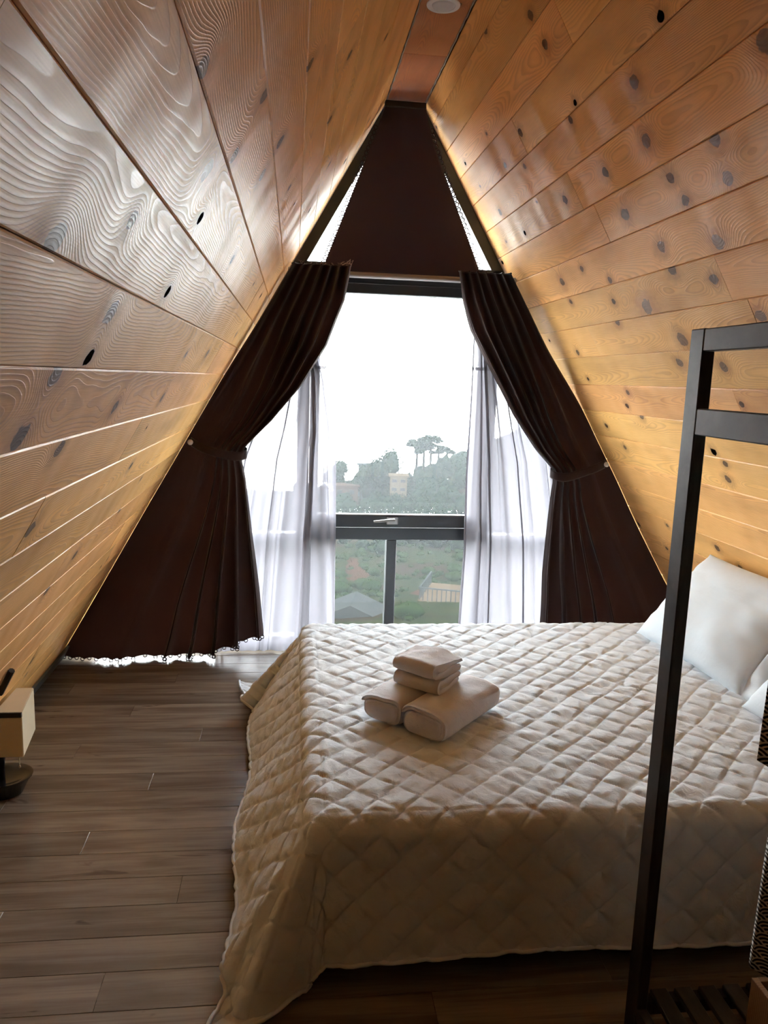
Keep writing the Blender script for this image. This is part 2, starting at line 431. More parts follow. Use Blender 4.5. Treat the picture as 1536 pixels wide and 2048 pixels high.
def lined_wall(side):
    sgn = 1 if side == 'left' else -1
    tan = LT if side == 'left' else RT
    c = math.hypot(1, tan)
    up = Vector((sgn*tan/c, 0, 1/c)); nrm = Vector((1/c, 0, -tan/c)) if side == 'left' else Vector((-1/c, 0, -tan/c))
    foot = Vector((LX if side == 'left' else RX, 0, 0))
    top = ZR*c
    # backing behind the boards
    off = nrm*(-BT-.001); off2 = nrm*(-.12)
    a = foot+off-up*.05; b = foot+up*(top+.16)+off; e = foot+up*(top+.16)+off2; d_ = foot+off2-up*.05
    wall = slab('wall_'+side, [(p.x, p.z) for p in (a, b, e, d_)], YB-.1, D+.16, M_BACK)
    pitch, s0 = (.1375, 1.613) if side == 'left' else (.140, 1.4925)
    # knots seen in the photograph: (px, py, radius, darkness of the hole)
    if side == 'left':
        kp = [(266,440,.011,.3),(414,344,.016,.1),(402,437,.010,1),(336,584,.010,1),(178,716,.012,1),(224,625,.017,0),(113,477,.017,.2),
              (406,137,.014,.2),(465,520,.010,.7),(112,752,.016,.2),(415,707,.013,.1),(38,880,.018,.5),(230,815,.013,.3),(118,900,.014,.2),
              (470,310,.012,.3),(530,190,.014,.2),(620,130,.012,.3),(60,1060,.015,.3),(525,350,.013,.3),(325,795,.012,.2),(560,285,.013,.2),
              (300,1010,.013,.2),(150,1110,.014,.4),(95,1180,.014,.4),(240,1020,.012,.3),(660,240,.012,.3),(700,110,.012,.4)]
        conv = on_left; breaks = {0: [2.95], 1: [.575], 2: [3.1], 3: [], 4: [2.2], 5: [2.7], -1: [], -2: [2.1], -3: [1.5]}
    else:
        kp = [(1291,281,.016,.1),(1268,163,.014,.2),(1150,205,.008,1),(1049,466,.009,1),(1322,493,.014,0),(1436,484,.017,0),(1456,358,.015,.1),
              (1430,280,.014,.1),(1227,603,.011,.4),(1293,614,.023,0),(1364,680,.018,0),(1520,631,.014,0),(1124,563,.016,.3),(1141,603,.010,.3),
              (1163,537,.010,.2),(1344,539,.014,.2),(1428,559,.012,.3),(1531,82,.020,.1),(1322,33,.011,1),(1340,356,.013,.2),(1370,400,.013,.3),
              (1235,645,.013,.1),(1155,705,.011,.4),(1359,726,.014,.1),(1176,758,.008,.8),(1254,812,.010,.6),(1255,785,.010,.2),(1282,833,.012,.1),
              (1212,851,.010,.4),(1250,895,.010,.2),(1427,904,.011,1),(1450,927,.009,.3),(1456,959,.013,.3),(1434,1097,.012,.3),(1480,1135,.010,.2),
              (1000,425,.012,.3),(1130,400,.012,.3),(1210,345,.013,.3),(1140,240,.011,.3),(1010,330,.010,.3),(1446,733,.014,.1),(1483,809,.010,.5),
              (1220,560,.011,.1),(1250,430,.016,.2),(1040,265,.012,.3),(1090,90,.012,.3),(970,60,.012,.3),(1060,30,.012,.3)]
        conv = on_right; breaks = {9: [2.35], 5: [2.66], 3: [2.1], 4: [1.2], 2: [2.03, 3.2], 1: [], 0: [2.3], -1: [1.1], 7: [1.5], 8: [3.0], 6: [2.75], 10: [1.4]}
    pts = []
    for px, py, rad, hole in kp:
        p = conv(px, py); pts.append((p.y, (p-foot).dot(up), rad*1.3, hole))
    k0 = -int(s0/pitch)-1
    for k in range(k0, 40):
        lo, hi = s0+k*pitch, s0+(k+1)*pitch
        lo, hi = max(lo, .012), min(hi, top-.004)
        if hi-lo < .02: continue
        cuts = [YB]+sorted(breaks.get(k, [rng.uniform(-.6, 3.3)]))+[D+.10]
        if rng.random() < .5 and len(cuts) == 2: cuts.insert(1, -.4+rng.random()*.5)
        for a_, b_ in zip(cuts[:-1], cuts[1:]):
            if b_-a_ < .02: continue
            cen = foot+up*((lo+hi)/2)+Vector((0, (a_+b_)/2, 0))+nrm*rng.uniform(-.0012, .0)
            kn = []
            for (yy, s_, rad, hole) in pts:
                if lo <= s_ <= hi and a_ <= yy <= b_:
                    kn.append((yy-(a_+b_)/2, s_-(lo+hi)/2, rad, hole))
            free = NK-len(kn)
            for _ in range(min(free, rng.choice((1, 2, 2, 3)))):
                q = rng.uniform(-(b_-a_)/2, (b_-a_)/2)
                if all(abs(q-z[0]) > .25 for z in kn):
                    kn.append((q, rng.uniform(-.05, .05), rng.uniform(.006, .016), rng.choice((0, .1, .3, .6, 1))))
            L = round(b_-a_-.0015, 3)
            ax = Vector((0, 1, 0))
            az = nrm
            ay = az.cross(ax)
            if ay.dot(up) < 0:
                kn = [(x, -y, r_, h_) for x, y, r_, h_ in kn]
            board('plank', wall, M_PINE, L, round(hi-lo, 4), cen, ax, ay, az, kn)
    return wall
WALL_L = lined_wall('left')
WALL_R = lined_wall('right')

# flat ridge strip of the ceiling
xl, xr = wl(ZR), wr(ZR)
ceil = slab('ceiling', [(xl-.12, ZR+BT+.001), (xr+.12, ZR+BT+.001), (xr+.12, ZR+.12), (xl-.12, ZR+.12)], YB-.1, D+.16, M_BACK)
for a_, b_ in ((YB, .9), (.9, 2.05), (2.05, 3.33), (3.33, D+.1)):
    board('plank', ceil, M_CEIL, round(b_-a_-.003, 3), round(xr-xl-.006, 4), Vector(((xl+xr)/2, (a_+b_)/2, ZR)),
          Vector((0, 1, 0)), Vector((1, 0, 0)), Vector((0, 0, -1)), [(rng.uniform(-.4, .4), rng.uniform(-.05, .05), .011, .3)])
for xx, nm in ((xl+.002, 'trim_1'), (xr-.002, 'trim_2')):
    b = MB(); P = []
    for i in range(90):
        y = .9+i*(D-.9)/89
        P.append((xx+.0015*math.sin(i*1.9), y, ZR-.0015))
    b.tube(P, [.0032+.0014*math.sin(i*2.3)+.0009*math.sin(i*5.1) for i in range(90)], 6)
    tag(b.build(nm, M_SEAL, None, True), kind='structure')

# wall behind the viewer
bw = slab('wall_back', [(LX-.2, -.1), (RX+.2, -.1), (xr+.1, ZR+.1), (xl-.1, ZR+.1)], YB-.12, YB, M_BACK)
for k in range(19):
    z0, z1 = .01+k*.14, .01+k*.14+.139
    x0, x1 = wl(z1)+.005, wr(z1)-.005
    if z1 > ZR: break
    board('plank', bw, M_PINE, round(x1-x0, 3), .139, Vector(((x0+x1)/2, YB+BT, (z0+z1)/2)), Vector((1, 0, 0)), Vector((0, 0, 1)).copy(), Vector((0, 1, 0)),
          [(rng.uniform(-.6, .6), rng.uniform(-.04, .04), .012, .2)])

# floor of laminate planks laid across the room
flo = slab('floor', [(LX-.15, -.16), (RX+.15, -.16), (RX+.15, -.013), (LX-.15, -.013)], YB-.1, D+.16, M_BACK)
PW = .1175
def fl_mesh(L):
    b = MB(); b.box(-L/2, L/2, -PW/2+.0004, PW/2-.0004, -.012, 0, .0009)
    me = bpy.data.meshes.new('floor_plank'); me.from_pydata(b.v, [], b.f); me.update(); me.materials.append(M_FLOOR); return me
_fm = {}
row = 0; y = D+.10
while y > YB:
    yc = y-PW/2
    x = LX-.02; first = True
    offs = ((row*.37) % 1.0)*1.2
    while x < RX+.02:
        L = 1.2-offs if first else 1.2
        first = False
        if L < .15: L += 1.2
        L = min(L, RX+.02-x)
        L = round(L, 2)
        if L < .05: break
        if L not in _fm: _fm[L] = fl_mesh(round(L-.0004, 4))
        o = bpy.data.objects.new('floor_plank', _fm[L]); COL.objects.link(o); o.parent = flo
        o.location = (x+L/2, yc, 0)
        x += L
    y -= PW; row += 1

# baseboards along both slopes
for side in ('left', 'right'):
    b = MB()
    if side == 'left': poly = [(wl(0)+.004, .001), (wl(0)+.020, .001), (wl(.07)+.016, .07), (wl(.07)+.002, .07)]
    else: poly = [(wr(0)-.004, .001), (wr(.07)-.002, .07), (wr(.07)-.016, .07), (wr(0)-.020, .001)]
    b.prism(poly, YB+.03, D-.01)
    tag(b.build('baseboard_'+side, M_SKIRT), kind='structure')

# ================================================================== the window wall
win = tag(empty('window_1', (0, D, 0)), kind='structure')
win.location = (0, 0, 0)
FY0, FY1 = D-.01, D+.06
def bar(name, x0, x1, z0, z1, y0=FY0, y1=FY1, parent=win, mat=M_ALU):
    b = MB(); b.box(x0, x1, y0, y1, z0, z1, .003); return b.build(name, mat, parent)
def slope_bar(name, f, s, w, z0, z1):
    """bar hugging a slope; s=+1 room lies to +x"""
    b = MB(); b.prism([(f(z0)+s*.002, z0), (f(z0)+s*w, z0), (f(z1)+s*w, z1), (f(z1)+s*.002, z1)][::s], FY0, FY1)
    return b.build(name, M_ALU, win)
slope_bar('slope_frame', wl, 1, .062, .005, ZR-.002)
slope_bar('slope_frame', wr, -1, .062, .005, ZR-.002)
bar('sill_frame', wl(.02)+.05, wr(.02)-.05, .004, .055)
bar('top_frame', wl(ZR)+.045, wr(ZR)-.045, ZR-.06, ZR-.004)
bar('transom', wl(1.87)+.055, wr(1.87)-.055, 1.862, 1.955)
XA, XB_ = .050, 1.005       # posts left and right of the middle light
bar('post', XA-.03, XA+.03, .055, 1.862)
bar('post', XB_-.03, XB_+.03, .055, 1.862)
bar('rail', XA+.03, XB_-.03, .576, .640)
bar('rail', wl(.6)+.055, XA-.03, .572, .606)
bar('rail', XB_+.03, wr(.6)-.055, .572, .606)
bar('mullion', .492, .545, .055, .576)
# opening sash with its own frame, pane and handle
sash = empty('sash', (0, 0, 0)); sash.parent = win
SY0, SY1 = FY0-.014, FY1-.02
for (x0, x1, z0, z1) in ((XA+.032, XB_-.032, .645, .708), (XA+.032, XB_-.032, 1.812, 1.860), (XA+.032, XA+.078, .708, 1.812), (XB_-.078, XB_-.032, .708, 1.812)):
    bar('sash_frame', x0, x1, z0, z1, SY0, SY1, sash)
b = MB(); b.box(XA+.078, XB_-.078, SY0-.003, SY0+.004, .706, .713, .001)
b.build('glazing_bead', plain('pale_bead', (.09, .08, .07), .5), sash)
h = MB(); h.box(.485, .545, SY0-.012, SY0-.001, .662, .700, .003)
h.tube([(.520, SY0-.010, .690), (.520, SY0-.038, .690)], .008, 10)
h.tube([(.524, SY0-.038, .691), (.50, SY0-.042, .691), (.44, SY0-.040, .684), (.415, SY0-.038, .682)], [.0075, .0075, .0065, .0055], 8)
auto_smooth(h.build('handle', M_CHROME, sash))
def pane(poly, parent=win, yy=D+.025):
    b = MB(); b.prism(poly, yy, yy+.006); return b.build('pane', M_GLASS, parent)
pane([(XA+.076, .706), (XB_-.076, .706), (XB_-.076, 1.814), (XA+.076, 1.814)], sash, D+.012)
pane([(XA+.03, .054), (.492, .054), (.492, .577), (XA+.03, .577)])
pane([(.545, .054), (XB_-.03, .054), (XB_-.03, .577), (.545, .577)])
pane([(wl(.055)+.06, .055), (XA-.03, .055), (XA-.03, .573), (wl(.573)+.06, .573)])
pane([(wl(.606)+.06, .606), (XA-.03, .606), (XA-.03, (XA-.03-.06-LX)/LT), ])
pane([(XB_+.03, .055), (wr(.055)-.06, .055), (wr(.573)-.06, .573), (XB_+.03, .573)])
pane([(XB_+.03, .606), (wr(.606)-.06, .606), (XB_+.03, (RX-.06-XB_-.03)/RT)])
pane([(wl(1.955)+.06, 1.955), (wr(1.955)-.06, 1.955), (wr(ZR-.06)-.055, ZR-.06), (wl(ZR-.06)+.055, ZR-.06)])

# rain droplets clinging above the lower rail of the sash
b = MB()
for i in range(48):
    x = rng.uniform(XA+.09, XB_-.09); z = .715+abs(rng.gauss(0, .016)); r_ = rng.uniform(.0008, .0018)
    if rng.random() < .08: z = rng.uniform(.72, 1.0)
    b.lathe([(r_*.2, -r_*.95), (r_*.8, -r_*.5), (r_, 0), (r_*.75, r_*.6), (r_*.2, r_*.95)], (x, D+.0195, z), 6)
gd = G('water_drop'); dd = gd.n('BsdfGlass'); dd.inputs['IOR'].default_value = 1.33; dd.inputs['Roughness'].default_value = 0.02
M_DROP = gd.done(dd.outputs[0])
o = b.build('water_droplets', M_DROP, sash, True); tag(o, kind='stuff')

# ================================================================== curtains
def drape(name, mat, rows, cols, fn, parent=None):
    b = MB(); b.grid([[fn(j/(cols-1), i/(rows-1)) for j in range(cols)] for i in range(rows)])
    return b.build(name, mat, parent, True)
YC = 3.73
ZTOP = 1.915
def brown_curtain(side):
    left = side == 'left'
    if left:
        zi = [ .115, .354, .606, .901, 1.009, 1.063, 1.192, 1.349, 1.552, 1.762, 1.915]
        xi = [-.134, -.158, -.191, -.227, -.247, -.223, -.099, .03, .156, .234, .258]
        tie = 1.03
    else:
        zi = [ .03, .234, .435, .619, .801, .916, .979, 1.078, 1.248, 1.463, 1.649, 1.787, 1.925]
        xi = [1.30, 1.299, 1.298, 1.304, 1.312, 1.316, 1.304, 1.214, 1.088, .961, .852, .796, .765]
        tie = .955
    n = 6.5
    def fn(s, t):
        # s: 0 at the slope, 1 at the inner edge ; t: 0 top, 1 hem
        z = ZTOP+(.012 if not left else 0)-t*(ZTOP-.022)
        zb = .009+(.095 if left else .0)*sm(.45, 1.0, s)**1.5      # the hem lifts towards the inner edge
        if left:
            zb += .010*abs(math.sin(s*math.pi*24))*1.0
        z = ZTOP-(ZTOP-zb)*t
        e = interp(zi, xi, z)
        gap = .0012+(.012*sm(1.35, 1.7, z) if left else .030*sm(1.25, 1.6, z))
        o = wl(z)+gap if left else wr(z)-gap
        # where the cloth bunches
        k_tie = math.exp(-((z-tie)/.22)**2)
        up_ = sm(tie-.05, ZTOP, z)
        g_low = s+(.62*s**.55-.62*s)*.8 if s < .999 else 1.0
        g_tie = (s/.3)*.60 if s < .3 else .60+(s-.3)/.7*.40
        lo = (s/.35)*.52 if s < .35 else .52+(s-.35)/.65*.48
        if z >= tie: g_ = g_tie+(s-g_tie)*sm(tie, ZTOP-.15, z)
        else: g_ = g_tie+(lo-g_tie)*sm(tie, .25, z)
        flat = sm(.02, .38, s) if z < tie else sm(.02, .38, s)*(1-up_)+up_
        A = (.030-.007*up_)*flat*(1-.45*k_tie)
        ph = 2*math.pi*n*s
        fold = math.sin(ph+.5*math.sin(ph*.31+z*2))
        fold = math.copysign(abs(fold)**.8, fold)
        x = o+(e-o)*g_
        wid = abs(e-o)/n
        x += .22*wid*math.cos(ph)*flat*(1-.5*k_tie)*(1 if left else -1)*(1 if .03 < s < .97 else 0)
        yv = YC-A*fold-.030*math.exp(-((z-tie)/.10)**2)*flat+.02*k_tie*flat
        if not left or z < tie:      # broad swag folds of the slack cloth beside the slope
            dd_ = (z-tie)
            yv += .020*(1-flat*.7)*math.sin(10*(x*(1 if left else -1))-9*z+1.0)*sm(0, -.25, dd_)
        yv += .070*sm(.80, 1.0, s)**2*(.35+.65*up_ if z >= tie else .6)*sm(ZTOP-.03, ZTOP-.28, z)
        yv += .006*mnoise.noise(Vector((x*5, z*4, 3.1 if left else 8.2)))
        return (x, yv, z)
    root = empty('curtain', (0, YC, 0)); root.location = ((-.2 if left else 1.3), YC, .0)
    o = drape('cloth', M_CURT, 130, 230, fn); o.parent = root; o.location = -Vector(root.location)
    inv = -Vector(root.location)
    # heading tape along the top edge with loose threads
    b = MB(); P = [fn(j/119, 0.0) for j in range(120)]
    b.tube([(p[0], p[1], p[2]+.001) for p in P], .0035, 5)
    h_ = b.build('heading', M_CURT, root, True); h_.location = inv
    # tieback band: hook at the slope, around the bunched cloth
    b = MB(); rowsP = []
    if left: hk = Vector((wl(1.083)+.030, YC-.035, 1.083)); fr = [(-.44, 1.066), (-.375, 1.042), (-.30, 1.026), (-.255, 1.022), (-.232, 1.026)]
    else: hk = Vector((wr(1.02)-.035, YC-.035, 1.020)); fr = [(1.50, 1.004), (1.44, .984), (1.375, .962), (1.335, .952), (1.303, .955)]
    line = [hk]+[Vector((x, YC-.066-.012*math.sin(math.pi*i/4), z)) for i, (x, z) in enumerate(fr)]
    last = line[-1]; sg = 1 if left else -1
    line += [Vector((last.x+sg*.014, YC-.045, last.z+.004)), Vector((last.x+sg*.017, YC-.01, last.z+.008)), Vector((last.x+sg*.006, YC+.035, last.z+.012)),
             Vector((last.x-sg*.06, YC+.05, last.z+.02))]
    pts = []
    for i in range(len(line)-1):
        for k in range(6): pts.append(line[i].lerp(line[i+1], k/6))
    pts.append(line[-1])
    for _ in range(4): pts = [pts[0]]+[(pts[i-1]+pts[i]*2+pts[i+1])/4 for i in range(1, len(pts)-1)]+[pts[-1]]
    for q in (-1, -.6, 0, .6, 1):
        rowsP.append([(p.x, p.y-.004*(1-q*q), p.z+q*.021) for p in pts])
    b.grid(rowsP)
    tb = b.build('tieback', M_CURT, root, True); tb.location = inv
    md = tb.modifiers.new('thick', 'SOLIDIFY'); md.thickness = .004
    b = MB(); b.lathe([(.004, -.008), (.012, -.005), (.0135, 0), (.011, .005), (.004, .008)], (0, 0, 0), 14)
    kb = b.build('hook_button', M_WHITE, root, True); kb.location = hk+Vector((0, -.026, 0))+inv; kb.rotation_euler = (math.radians(75), 0, 0)
    if left:
        # crocheted loops along the hem
        b = MB()
        for i in range(46):
            s = (i+.5)/46; p = fn(s, 1.0)
            c = Vector((p[0], p[1], p[2]-.004))
            b.tube([c+Vector((.0085*math.cos(a), .001, .0085*math.sin(a))) for a in [2*math.pi*k/10 for k in range(10)]], .0022, 5, True)
        l_ = b.build('lace_hem', M_LACE, root, True); l_.location = inv; tag(l_, kind='stuff')
        b = MB()
        for i in range(26):
            s = rng.random()**.7; p = Vector(fn(s, 0.0)); d1 = Vector((rng.uniform(-.02, .03), rng.uniform(-.015, .0), rng.uniform(.0, .02)))
            b.tube([p, p+d1*.5+Vector((0, 0, .006)), p+d1], .0007, 4)
        p = Vector(fn(.9, 0.0))
        b.tube([p+Vector((-.02, -.01, .004)), p+Vector((.0, -.016, .012)), p+Vector((.024, -.02, .008)), p+Vector((.03, -.02, .026))], .0022, 5)
        b.tube([p+Vector((.0, -.016, .012)), p+Vector((.018, -.016, .03)), p+Vector((.012, -.02, .002))], .0020, 5)
        l_ = b.build('frayed_threads', M_THREAD, root); l_.location = inv; tag(l_, kind='stuff')
    return root
tag(brown_curtain('left'), 'dark brown curtain tied back left of the window, scalloped hem just above the floor', 'curtain', 'brown tied back curtains')
tag(brown_curtain('right'), 'dark brown curtain tied back right of the window, lower end behind the bed', 'curtain', 'brown tied back curtains')

def sheer(side):
    left = side == 'left'
    if left:
        zi = [.02, .212, .721, 1.147, 1.389, 1.53, 1.80, 1.90]; xi = [.228, .225, .214, .200, .163, .124, .09, .08]
        zo = [.02, .6, 1.0, 1.4, 1.9]; xo = [-.42, -.36, -.28, -.12, wl(1.9)+.05]
    else:
        zi = [.02, .21, .546, .936, 1.313, 1.606, 1.80, 1.90]; xi = [.884, .886, .890, .875, .876, .873, .90, .92]
        zo = [.02, .6, 1.0, 1.4, 1.9]; xo = [1.50, 1.44, 1.36, 1.20, wr(1.9)-.05]
    n = 8
    def fn(s, t):
        z = 1.895-t*1.885
        a, b_ = interp(zo, xo, z), interp(zi, xi, z)
        w_ = s+.035*math.sin(2*math.pi*s*3+1.3)
        x = a+(b_-a)*min(1, max(0, w_))
        ph = 2*math.pi*n*(s+.04*math.sin(5*s+z))
        A = .012+.006*math.sin(7*s+2)
        yv = 3.825+A*math.sin(ph)+.006*math.sin(ph*2.3+z*1.5)
        return (x+.010*math.cos(ph), yv, z)
    root = empty('sheer_curtain', ((-.1 if left else 1.1), 3.825, 0))
    o = drape('voile', M_SHEER, 60, 170, fn, root); o.location = -Vector(root.location)
    b = MB(); zz = 1.455 if left else 1.475
    t0 = (1.895-zz)/1.885
    b.grid([[(q[0], q[1]-.0025, q[2]) for q in [fn(.45+.55*j/70, t0+i*.004) for j in range(71)]] for i in range(3)])
    h_ = b.build('hem_band', M_SHEER, root, True); h_.location = -Vector(root.location)
    return root
tag(sheer('left'), 'thin white voile curtain before the left panes, beside the left brown curtain', 'sheer curtain', 'white voile curtains')
tag(sheer('right'), 'thin white voile curtain before the right panes, beside the right brown curtain', 'sheer curtain', 'white voile curtains')

# rod above the sash
b = MB(); b.tube([(wl(1.885)+.02, 3.792, 1.885), (wr(1.885)-.02, 3.792, 1.885)], .014, 14)
rod = empty('curtain_rod', (.5, 3.792, 1.885))
o = auto_smooth(b.build('tube', M_ROD, rod)); o.location = -Vector(rod.location)
for xx in (wl(1.885)+.012, wr(1.885)-.012-.012):
    b = MB(); b.lathe([(.021, -.006), (.023, 0), (.021, .006)], (0, 0, 0), 16)
    q = auto_smooth(b.build('end_socket', M_ROD, rod)); q.rotation_euler = (0, math.pi/2, 0); q.location = Vector((xx+.006, 3.792, 1.885))-Vector(rod.location)
tag(rod, 'grey metal curtain rod spanning the window above the sash', 'curtain rod')

# cloth blind in the gable with looped trim
bl = empty('gable_blind', (.5, 3.85, 1.93))
def blf(s, t):
    z = 2.672-t*(2.672-1.895)
    a = interp([1.895, 2.5, 2.672], [.122, .353, .410], z); c = interp([1.895, 2.5, 2.672], [.916, .645, .594], z)
    return (a+(c-a)*s, 3.85+.004*math.sin(11*s+2*t)+.003*math.sin(6*t), z)
o = drape('cloth', M_BLIND, 40, 40, blf, bl); o.location = -Vector(bl.location)
md = o.modifiers.new('thick', 'SOLIDIFY'); md.thickness = .003
b = MB()
for s in (0, 1):
    for i in range(29):
        p = Vector(blf(s, .14+i*.86/29)); c = p+Vector(((-.008 if s == 0 else .008), 0, 0))
        b.tube([c+Vector((.0085*math.cos(a), 0, .0105*math.sin(a))) for a in [2*math.pi*k/10 for k in range(10)]], .0028, 5, True)
l_ = b.build('loop_trim', M_LACE, bl, True); l_.location = -Vector(bl.location); tag(l_, kind='stuff')
b = MB(); b.box(.405, .600, 3.838, 3.862, 2.655, 2.683, .003)
q = b.build('head_batten', M_DARKTRIM, bl); q.location = -Vector(bl.location)
tag(bl, 'dark brown cloth blind with looped trim filling the peak of the gable window', 'blind')

# recessed downlight in the ridge strip
dl = empty('downlight', (.500, 2.905, ZR))
b = MB(); b.lathe([(.040, .000), (.042, -.004), (.052, -.005), (.058, -.003), (.059, .0)], (0, 0, 0), 36)
auto_smooth(b.build('ring', M_WHITE, dl))
b = MB(); b.lathe([(.004, -.0065), (.030, -.0062), (.038, -.0050), (.0405, -.003), (.0405, -.001)], (0, 0, 0), 36)
auto_smooth(b.build('diffuser', M_LENS, dl))
tag(dl, 'round white recessed downlight in the wooden ridge strip', 'ceiling light')
# ================================================================== bed
HB = .400
BX0, BX1, BY0, BY1 = .040, 1.90, 1.600, 3.080
bed = empty('bed', ((BX0+BX1)/2, (BY0+BY1)/2, 0))
def rel(o, root): o.parent = root; o.location = Vector(o.location)-Vector(root.location); return o
b = MB(); b.box(BX0+.04, BX1-.02, BY0+.05, BY1-.04, .06, .19, .006); rel(b.build('platform', M_BLACKCLOTH), bed)
b = MB(); b.box(BX0+.01, BX1-.005, BY0+.012, BY1-.01, .192, HB-.018, .03); rel(b.build('mattress', M_PILLOW), bed)
for xx in (BX0+.10, BX1-.14):
    for yy in (BY0+.11, BY1-.14):
        b = MB(); b.box(xx, xx+.05, yy, yy+.05, .001, .058, .003); rel(b.build('leg', M_DARKTRIM), bed)
tag(bed, 'low double bed with its head against the right sloping wall, hidden under a quilt', 'bed')

def make_quilt():
    st = .0052
    u = np.arange(BX0-.385, BX1+.001, st); v = np.arange(BY0-.322, BY1+.46, st)
    U, V = np.meshgrid(u, v)
    r = .048
    x0, y0, y1 = BX0+r, BY0+r, BY1-r
    a = np.maximum(0, x0-U); bf = np.maximum(0, y0-V); bb = np.maximum(0, V-y1)
    bq = bf+bb; sgn = np.where(bb > 0, 1.0, -1.0)
    # the front edge of the cloth hangs a little unevenly
    rho = np.hypot(a, bq)
    th = np.arctan2(bq, a+1e-9)
    ca, sa = np.cos(th), np.sin(th)
    arc = r*math.pi/2
    flare = np.where(bb > 0, .20, .0)+.50*ca**2+.10*sa**2*0+.03
    corner = np.sin(2*th)**2*(a > 0)*(bq > 0)
    flare = flare+.10*corner*np.cos(8*th+.6)+.10*corner
    tt = np.minimum(rho, arc)/r
    out = r*np.sin(tt); down = r*(1-np.cos(tt))
    rest = np.maximum(0, rho-arc)
    # gentle ripples of the hanging sides
    rip = .018*np.sin(V*9.0+1.0)*ca+.012*np.sin(U*7.0+.4)*sa
    out = out+rest*np.sin(flare)+rest*rip*2.2
    down = down+rest*np.cos(flare)
    # where the cloth reaches the floor it turns outward and lies on it
    hmax = HB-.012
    over = np.maximum(0, down-hmax)
    down = np.minimum(down, hmax)
    out = out+over*.75
    X = np.where(a > 0, x0-out*ca, U); Y = np.where(bq > 0, np.where(bb > 0, y1, y0)+sgn*out*sa, V)
    Z = HB-down
    # soft sag and unevenness of the top
    Z = Z+.006*np.sin(U*3.1+.5)*np.sin(V*4.2)*(rho <= 0)
    # normals of the smooth cloth
    P = np.stack([X, Y, Z], -1)
    du = np.gradient(P, axis=1); dv = np.gradient(P, axis=0)
    N = np.cross(du, dv); N /= np.linalg.norm(N, axis=-1, keepdims=True)+1e-12
    N[N[..., 2] < -.3] *= -1
    dg = .106
    wob = .010*np.sin(U*13)*np.sin(V*11+1)
    p = (U+V+wob)/dg; q = (U-V-wob)/dg
    dp = np.abs(p-np.round(p))*dg/1.414; dq = np.abs(q-np.round(q))*dg/1.414
    dm = np.minimum(dp, dq)
    puff = .0052*(1-np.exp(-dm/.0036))+.0028*np.abs(np.sin(np.pi*p)*np.sin(np.pi*q))
    # puckers crossing the stitched lines
    rs = np.random.RandomState(5)
    cr = np.zeros_like(U)
    for k in range(26):
        an = rs.uniform(0, 2*np.pi); fq = rs.uniform(60, 210); ph = rs.uniform(0, 6.28)
        cr += np.sin(fq*(np.cos(an)*U+.6*np.sin(an)*V)+ph+2.0*np.sin(17*U*np.cos(an*3)+19*V+k))*(100/fq)
    cr *= .00042
    P = P+N*(puff+cr*(dm > .004))[..., None]
    P[..., 2] = np.maximum(P[..., 2], .004+.002*np.abs(np.sin(40*U)))
    h, w = U.shape
    idx = np.arange(h*w).reshape(h, w)
    fc = np.stack([idx[:-1, :-1], idx[:-1, 1:], idx[1:, 1:], idx[1:, :-1]], -1).reshape(-1, 4)
    me = bpy.data.meshes.new('quilt')
    me.vertices.add(h*w); me.vertices.foreach_set('co', P.reshape(-1).astype(np.float32))
    n = len(fc)
    me.loops.add(n*4); me.loops.foreach_set('vertex_index', fc.reshape(-1).astype(np.int32))
    me.polygons.add(n); me.polygons.foreach_set('loop_start', (np.arange(n)*4).astype(np.int32))
    me.polygons.foreach_set('loop_total', np.full(n, 4, np.int32))
    me.polygons.foreach_set('use_smooth', np.ones(n, bool))
    me.update(calc_edges=True); me.validate()
    me.materials.append(M_QUILT)
    root = empty('quilt', (BX0, BY0, 0))
    o = bpy.data.objects.new('padding', me); COL.objects.link(o); rel(o, root)
    # bound edge
    b = MB()
    edge = [P[i, 0] for i in range(h-1, -1, -3)]+[P[0, j] for j in range(0, w, 3)]
    b.tube([Vector(e)+Vector((0, 0, .002)) for e in edge], .0055, 6)
    e_ = rel(b.build('binding', M_QUILT, None, True), root)
    return root
tag(make_quilt(), 'pale diamond quilted bedspread draped over the bed down to the floor', 'quilt')

